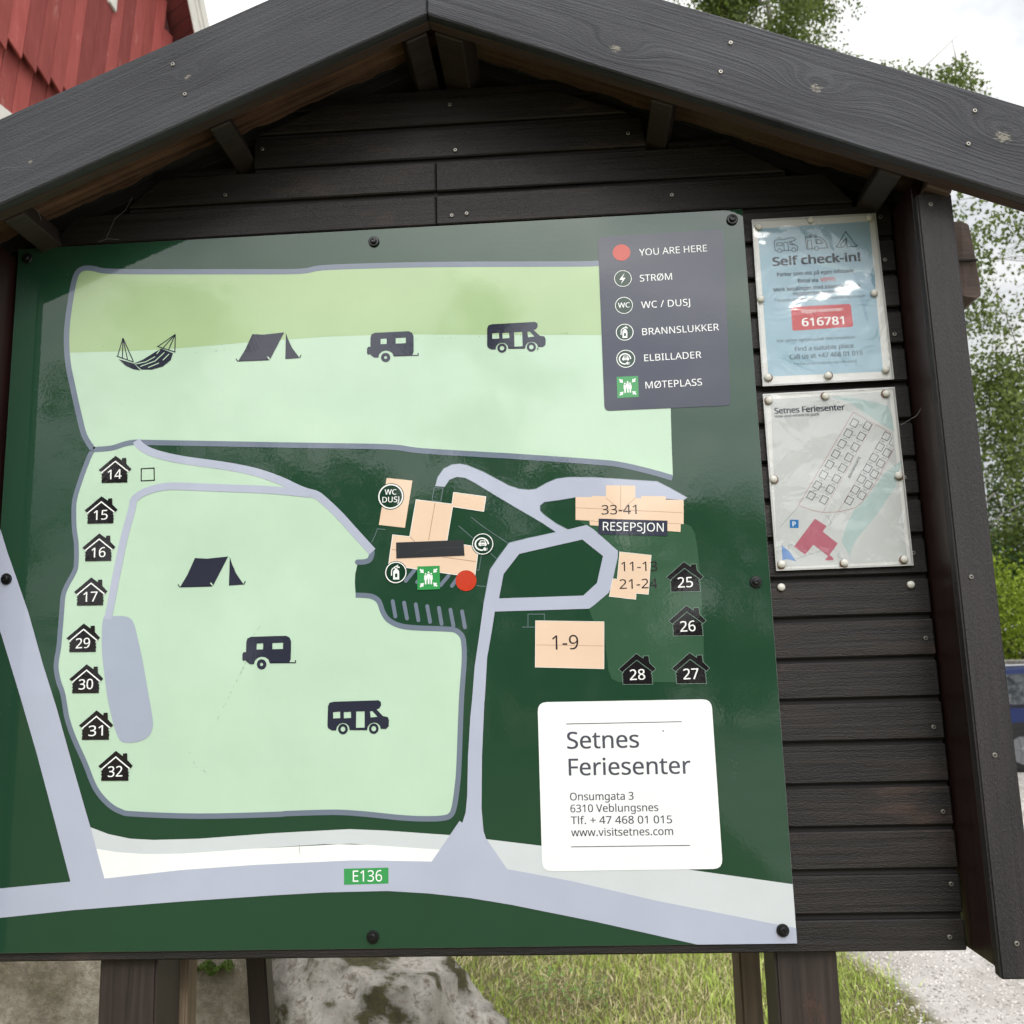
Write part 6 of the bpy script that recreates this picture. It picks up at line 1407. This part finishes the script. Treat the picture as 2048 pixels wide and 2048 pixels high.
# greenery at the far side
bush((9.6, 21.0, 0), 2.2, 5.6, 12000, 0.11, 'dark green dense tree behind the pale shrub', 61, green_leaf, 'broadleaf_tree', 'tree', 22)
bush((13.4, 24.0, 0), 3.2, 7.5, 12000, 0.14, 'rounded green tree at the far right', 62, mid_leaf, 'broadleaf_tree', 'tree', 22)
bush((9.2, 17.9, 1.2), 1.7, 2.3, 11000, 0.075, 'bright yellow-green shrub above the stone wall', 63, lime_leaf)
bush((12.2, 18.4, 1.2), 1.8, 2.1, 9000, 0.08, 'mid-green shrub right of the yellow-green one', 64, mid_leaf)
bush((5.6, 18.4, 1.2), 2.0, 2.2, 7000, 0.09, 'green shrub hidden left behind the shelter post', 65, mid_leaf)

# dry-stone wall behind the car: every stone its own piece
stone_m = rock_mat('wall_stone', [(0.34, (0.14, 0.13, 0.115)), (0.5, (0.30, 0.285, 0.26)), (0.62, (0.46, 0.44, 0.41))], 0.3, 2.0)
sw = empty('stone_wall', (9.5, 16.6, 0)); tag(sw, 'low grey dry-stone wall under the shrubs behind the car', 'wall')
rw = random.Random(8)
smeshes = []
for q in range(8):
    bm = bmesh.new(); bmesh.ops.create_cube(bm, size=1)
    for v in bm.verts: v.co += Vector((rw.uniform(-.1, .1), rw.uniform(-.1, .1), rw.uniform(-.1, .1)))
    bevel(bm, 0.09); smeshes.append(bm_mesh('stone', bm, stone_m))
z = 0.0
while z < 1.5:
    hh_ = rw.uniform(.20, .30)
    if z + hh_ > 1.5: hh_ = 1.62 - z
    x = -4.5 + rw.uniform(-.3, 0)
    while x < 5.5:
        ww = rw.uniform(.3, .65)
        o = link('stone', rw.choice(smeshes), sw, (x + ww / 2, rw.uniform(-.04, .04), z + hh_ / 2)); o.scale = (ww * .98, .5, hh_ * .98)
        o.rotation_euler = (0, rw.uniform(-.03, .03), 0)
        x += ww
    z += hh_
# earth held up by the wall
bm = bmesh.new(); bmesh.ops.create_cube(bm, size=1); bmesh.ops.scale(bm, vec=(9.8, 3.4, 1.35), verts=bm.verts)
o = link('planting_bed', bm_mesh('planting_bed', bm, flat('earth', (0.09, 0.07, 0.045), .95, bump=.02, bscale=9, var=.4)), None, (10.0, 18.6, 0.67)); tag(o, kind='structure')

# woodland and trees on the camera's side, seen in the glossy board
for i, (x, y, H, rad, kind) in enumerate([(-7.6, -18, 10.5, 2.4, 0), (-4.3, -21, 7.6, 2.6, 1), (-1.0, -24, 12.0, 2.8, 0), (1.0, -19, 7.0, 2.0, 1), (5.2, -25, 7.2, 2.2, 0), (8.9, -20, 5.6, 2.2, 1), (-14.5, -15, 8.5, 2.5, 1), (14.5, -24, 7.5, 3, 0), (-18, -24, 11, 3.5, 0), (20, -22, 8, 3.4, 1)]):
    if kind: bush((x, y, 0), rad, H, 4200, 0.30, ['', 'round tree behind the viewer, reflected in the board'][1] + ' (%s)' % ['far left', 'left of centre', 'centre left', 'centre right', 'right', 'far right', 'outermost left', 'outermost right', 'tall at left end', 'tall at right end'][i], 70 + i, mid_leaf, 'broadleaf_tree', 'tree', 16, group='trees across the lawn behind the viewer')
    else: birch((x, y, 0), H, rad, 2.0, 420, 0.28, 'birch behind the viewer, reflected in the board (%s)' % ['far left', 'left of centre', 'centre left', 'centre right', 'right', 'far right', 'outermost left', 'outermost right', 'tall at left end', 'tall at right end'][i], 70 + i, per=12, group='trees across the lawn behind the viewer', nlimb=14)

# ------------------------------------------------------------------ parked car
car_blue = flat('car_paint', (0.003, 0.018, 0.12), 0.4, coat=0.1)
glass_m = flat('car_glass', (0.025, 0.032, 0.04), 0.05, spec=0.5)
rubber = flat('tyre', (0.02, 0.02, 0.02), 0.85); rim_m = flat('rim', (0.24, 0.245, 0.26), 0.35, metal=0.8); black_trim = flat('black_trim', (0.015, 0.015, 0.017), 0.5)
chrome = flat('roof_rail', (0.5, 0.5, 0.52), 0.3, metal=0.9); lampred = flat('lamp_red', (0.35, 0.02, 0.02), 0.2)
car = empty('parked_car', (8.9, 13.85, 0)); tag(car, 'dark blue estate car parked on the gravel at the right edge', 'car')
# side profile, rear at left; x from rear bumper 0 to nose 4.5
prof = [(0.02, 0.35), (0.0, 0.55), (0.03, 0.80), (0.10, 0.98), (0.30, 1.36), (0.55, 1.46), (1.2, 1.50), (2.2, 1.49), (2.75, 1.43), (3.35, 1.06), (3.5, 1.00), (4.15, 0.88), (4.42, 0.72), (4.5, 0.5), (4.46, 0.28), (0.2, 0.28)]
bm = bmesh.new()
W2 = 0.87
ringsy = [(-W2 + 0.0, 0.93), (-W2 + 0.02, 1.0), (W2 - 0.02, 1.0), (W2, 0.93)]
rings = []
for yy, sc2 in ringsy:
    ring = []
    for x, z in prof:
        tuck = max(0, (z - 0.95)) * 0.30
        y_ = yy * (1 - tuck) if abs(yy) > .5 else yy
        zz_ = z if sc2 == 1.0 else 0.85 + (z - 0.85) * .975
        xx_ = x if sc2 == 1.0 else 2.25 + (x - 2.25) * .985
        ring.append(bm.verts.new((xx_ - 2.25, y_, zz_)))
    rings.append(ring)
n = len(prof)
for a, b in zip(rings, rings[1:]):
    for i in range(n):
        j = (i + 1) % n; bm.faces.new((a[i], a[j], b[j], b[i]))
bm.faces.new(rings[0]); bm.faces.new(rings[-1][::-1])
link('body', bm_mesh('body', bm, car_blue), car)
def side_panel(name, pts_, mat, t_=0.012, parent=car):
    for s in (-1, 1):
        bm = bmesh.new(); A_ = []; B_ = []
        for x, z in pts_:
            y_ = (W2 * (1 - max(0, (z - 0.95)) * 0.30)) + 0.001
            A_.append(bm.verts.new((x - 2.25, s * y_, z))); B_.append(bm.verts.new((x - 2.25, s * (y_ + t_ * .5), z)))
        n_ = len(pts_)
        bm.faces.new(A_); bm.faces.new(B_[::-1])
        for i in range(n_): j = (i + 1) % n_; bm.faces.new((A_[i], A_[j], B_[j], B_[i]))
        link(name, bm_mesh(name, bm, mat), parent)
side_panel('window', [(0.36, 0.98), (0.50, 1.33), (0.62, 1.39), (1.12, 1.405), (1.08, 0.95)], glass_m)
side_panel('window', [(1.16, 0.95), (1.20, 1.405), (2.05, 1.40), (2.05, 0.94)], glass_m)
side_panel('window', [(2.13, 0.94), (2.13, 1.395), (2.65, 1.35), (3.18, 1.02), (3.15, 0.96)], glass_m)
side_panel('window_trim', [(0.30, 0.925), (3.25, 0.915), (3.25, 0.94), (0.32, 0.95)], black_trim, 0.02)
side_panel('door_gap', [(1.12, 0.30), (1.128, 0.30), (1.128, 0.92), (1.12, 0.92)], black_trim, 0.004)
side_panel('door_gap', [(2.09, 0.30), (2.098, 0.30), (2.098, 0.92), (2.09, 0.92)], black_trim, 0.004)
side_panel('sill', [(0.95, 0.26), (3.3, 0.26), (3.3, 0.34), (0.95, 0.34)], black_trim, 0.03)
side_panel('tail_lamp', [(0.08, 0.70), (0.30, 0.74), (0.32, 0.90), (0.12, 0.92)], lampred, 0.02)
for s in (-1, 1):
    bm = bmesh.new(); tube(bm, (-1.75, s * .60, 1.52), (0.35, s * .60, 1.52), .018, .018, 8); link('roof_rail', bm_mesh('roof_rail', bm, chrome), car)
for x in (0.83, 3.55):
    for s in (-1, 1):
        bm = bmesh.new(); lathe(bm, [(.38, -.09), (.38, .10)], 28); link('wheel_arch', bm_mesh('wheel_arch', bm, black_trim), car, (x - 2.25, s * (W2 - .085), .33))
        wh = empty('wheel'); wh.parent = car; wh.location = (x - 2.25, s * (W2 - .06), .31)
        bm = bmesh.new(); lathe(bm, [(.20, -.105), (.29, -.11), (.312, -.085), (.315, 0), (.312, .085), (.29, .11), (.20, .105)], 32); link('tyre', bm_mesh('tyre', bm, rubber, True), wh)
        bm = bmesh.new(); lathe(bm, [(.205, s * .108), (.20, s * .118), (.19, s * .105)], 28)
        for q in range(7):
            a = q * 2 * math.pi / 7; c_, s_ = math.cos(a), math.sin(a)
            w_ = .028
            vv = [bm.verts.new((c_ * r_ - s_ * k_, s * y_, s_ * r_ + c_ * k_)) for y_ in (.104, .116) for r_, k_ in ((.02, -w_), (.2, -w_ * .8), (.2, w_ * .8), (.02, w_))]
            bm.faces.new(vv[:4]); bm.faces.new(vv[4:][::-1])
            for i in range(4): j = (i + 1) % 4; bm.faces.new((vv[i], vv[j], vv[4 + j], vv[4 + i]))
        lathe(bm, [(.05, s * .10), (.05, s * .122), (.03, s * .126)], 14)
        link('rim', bm_mesh('rim', bm, rim_m), wh)
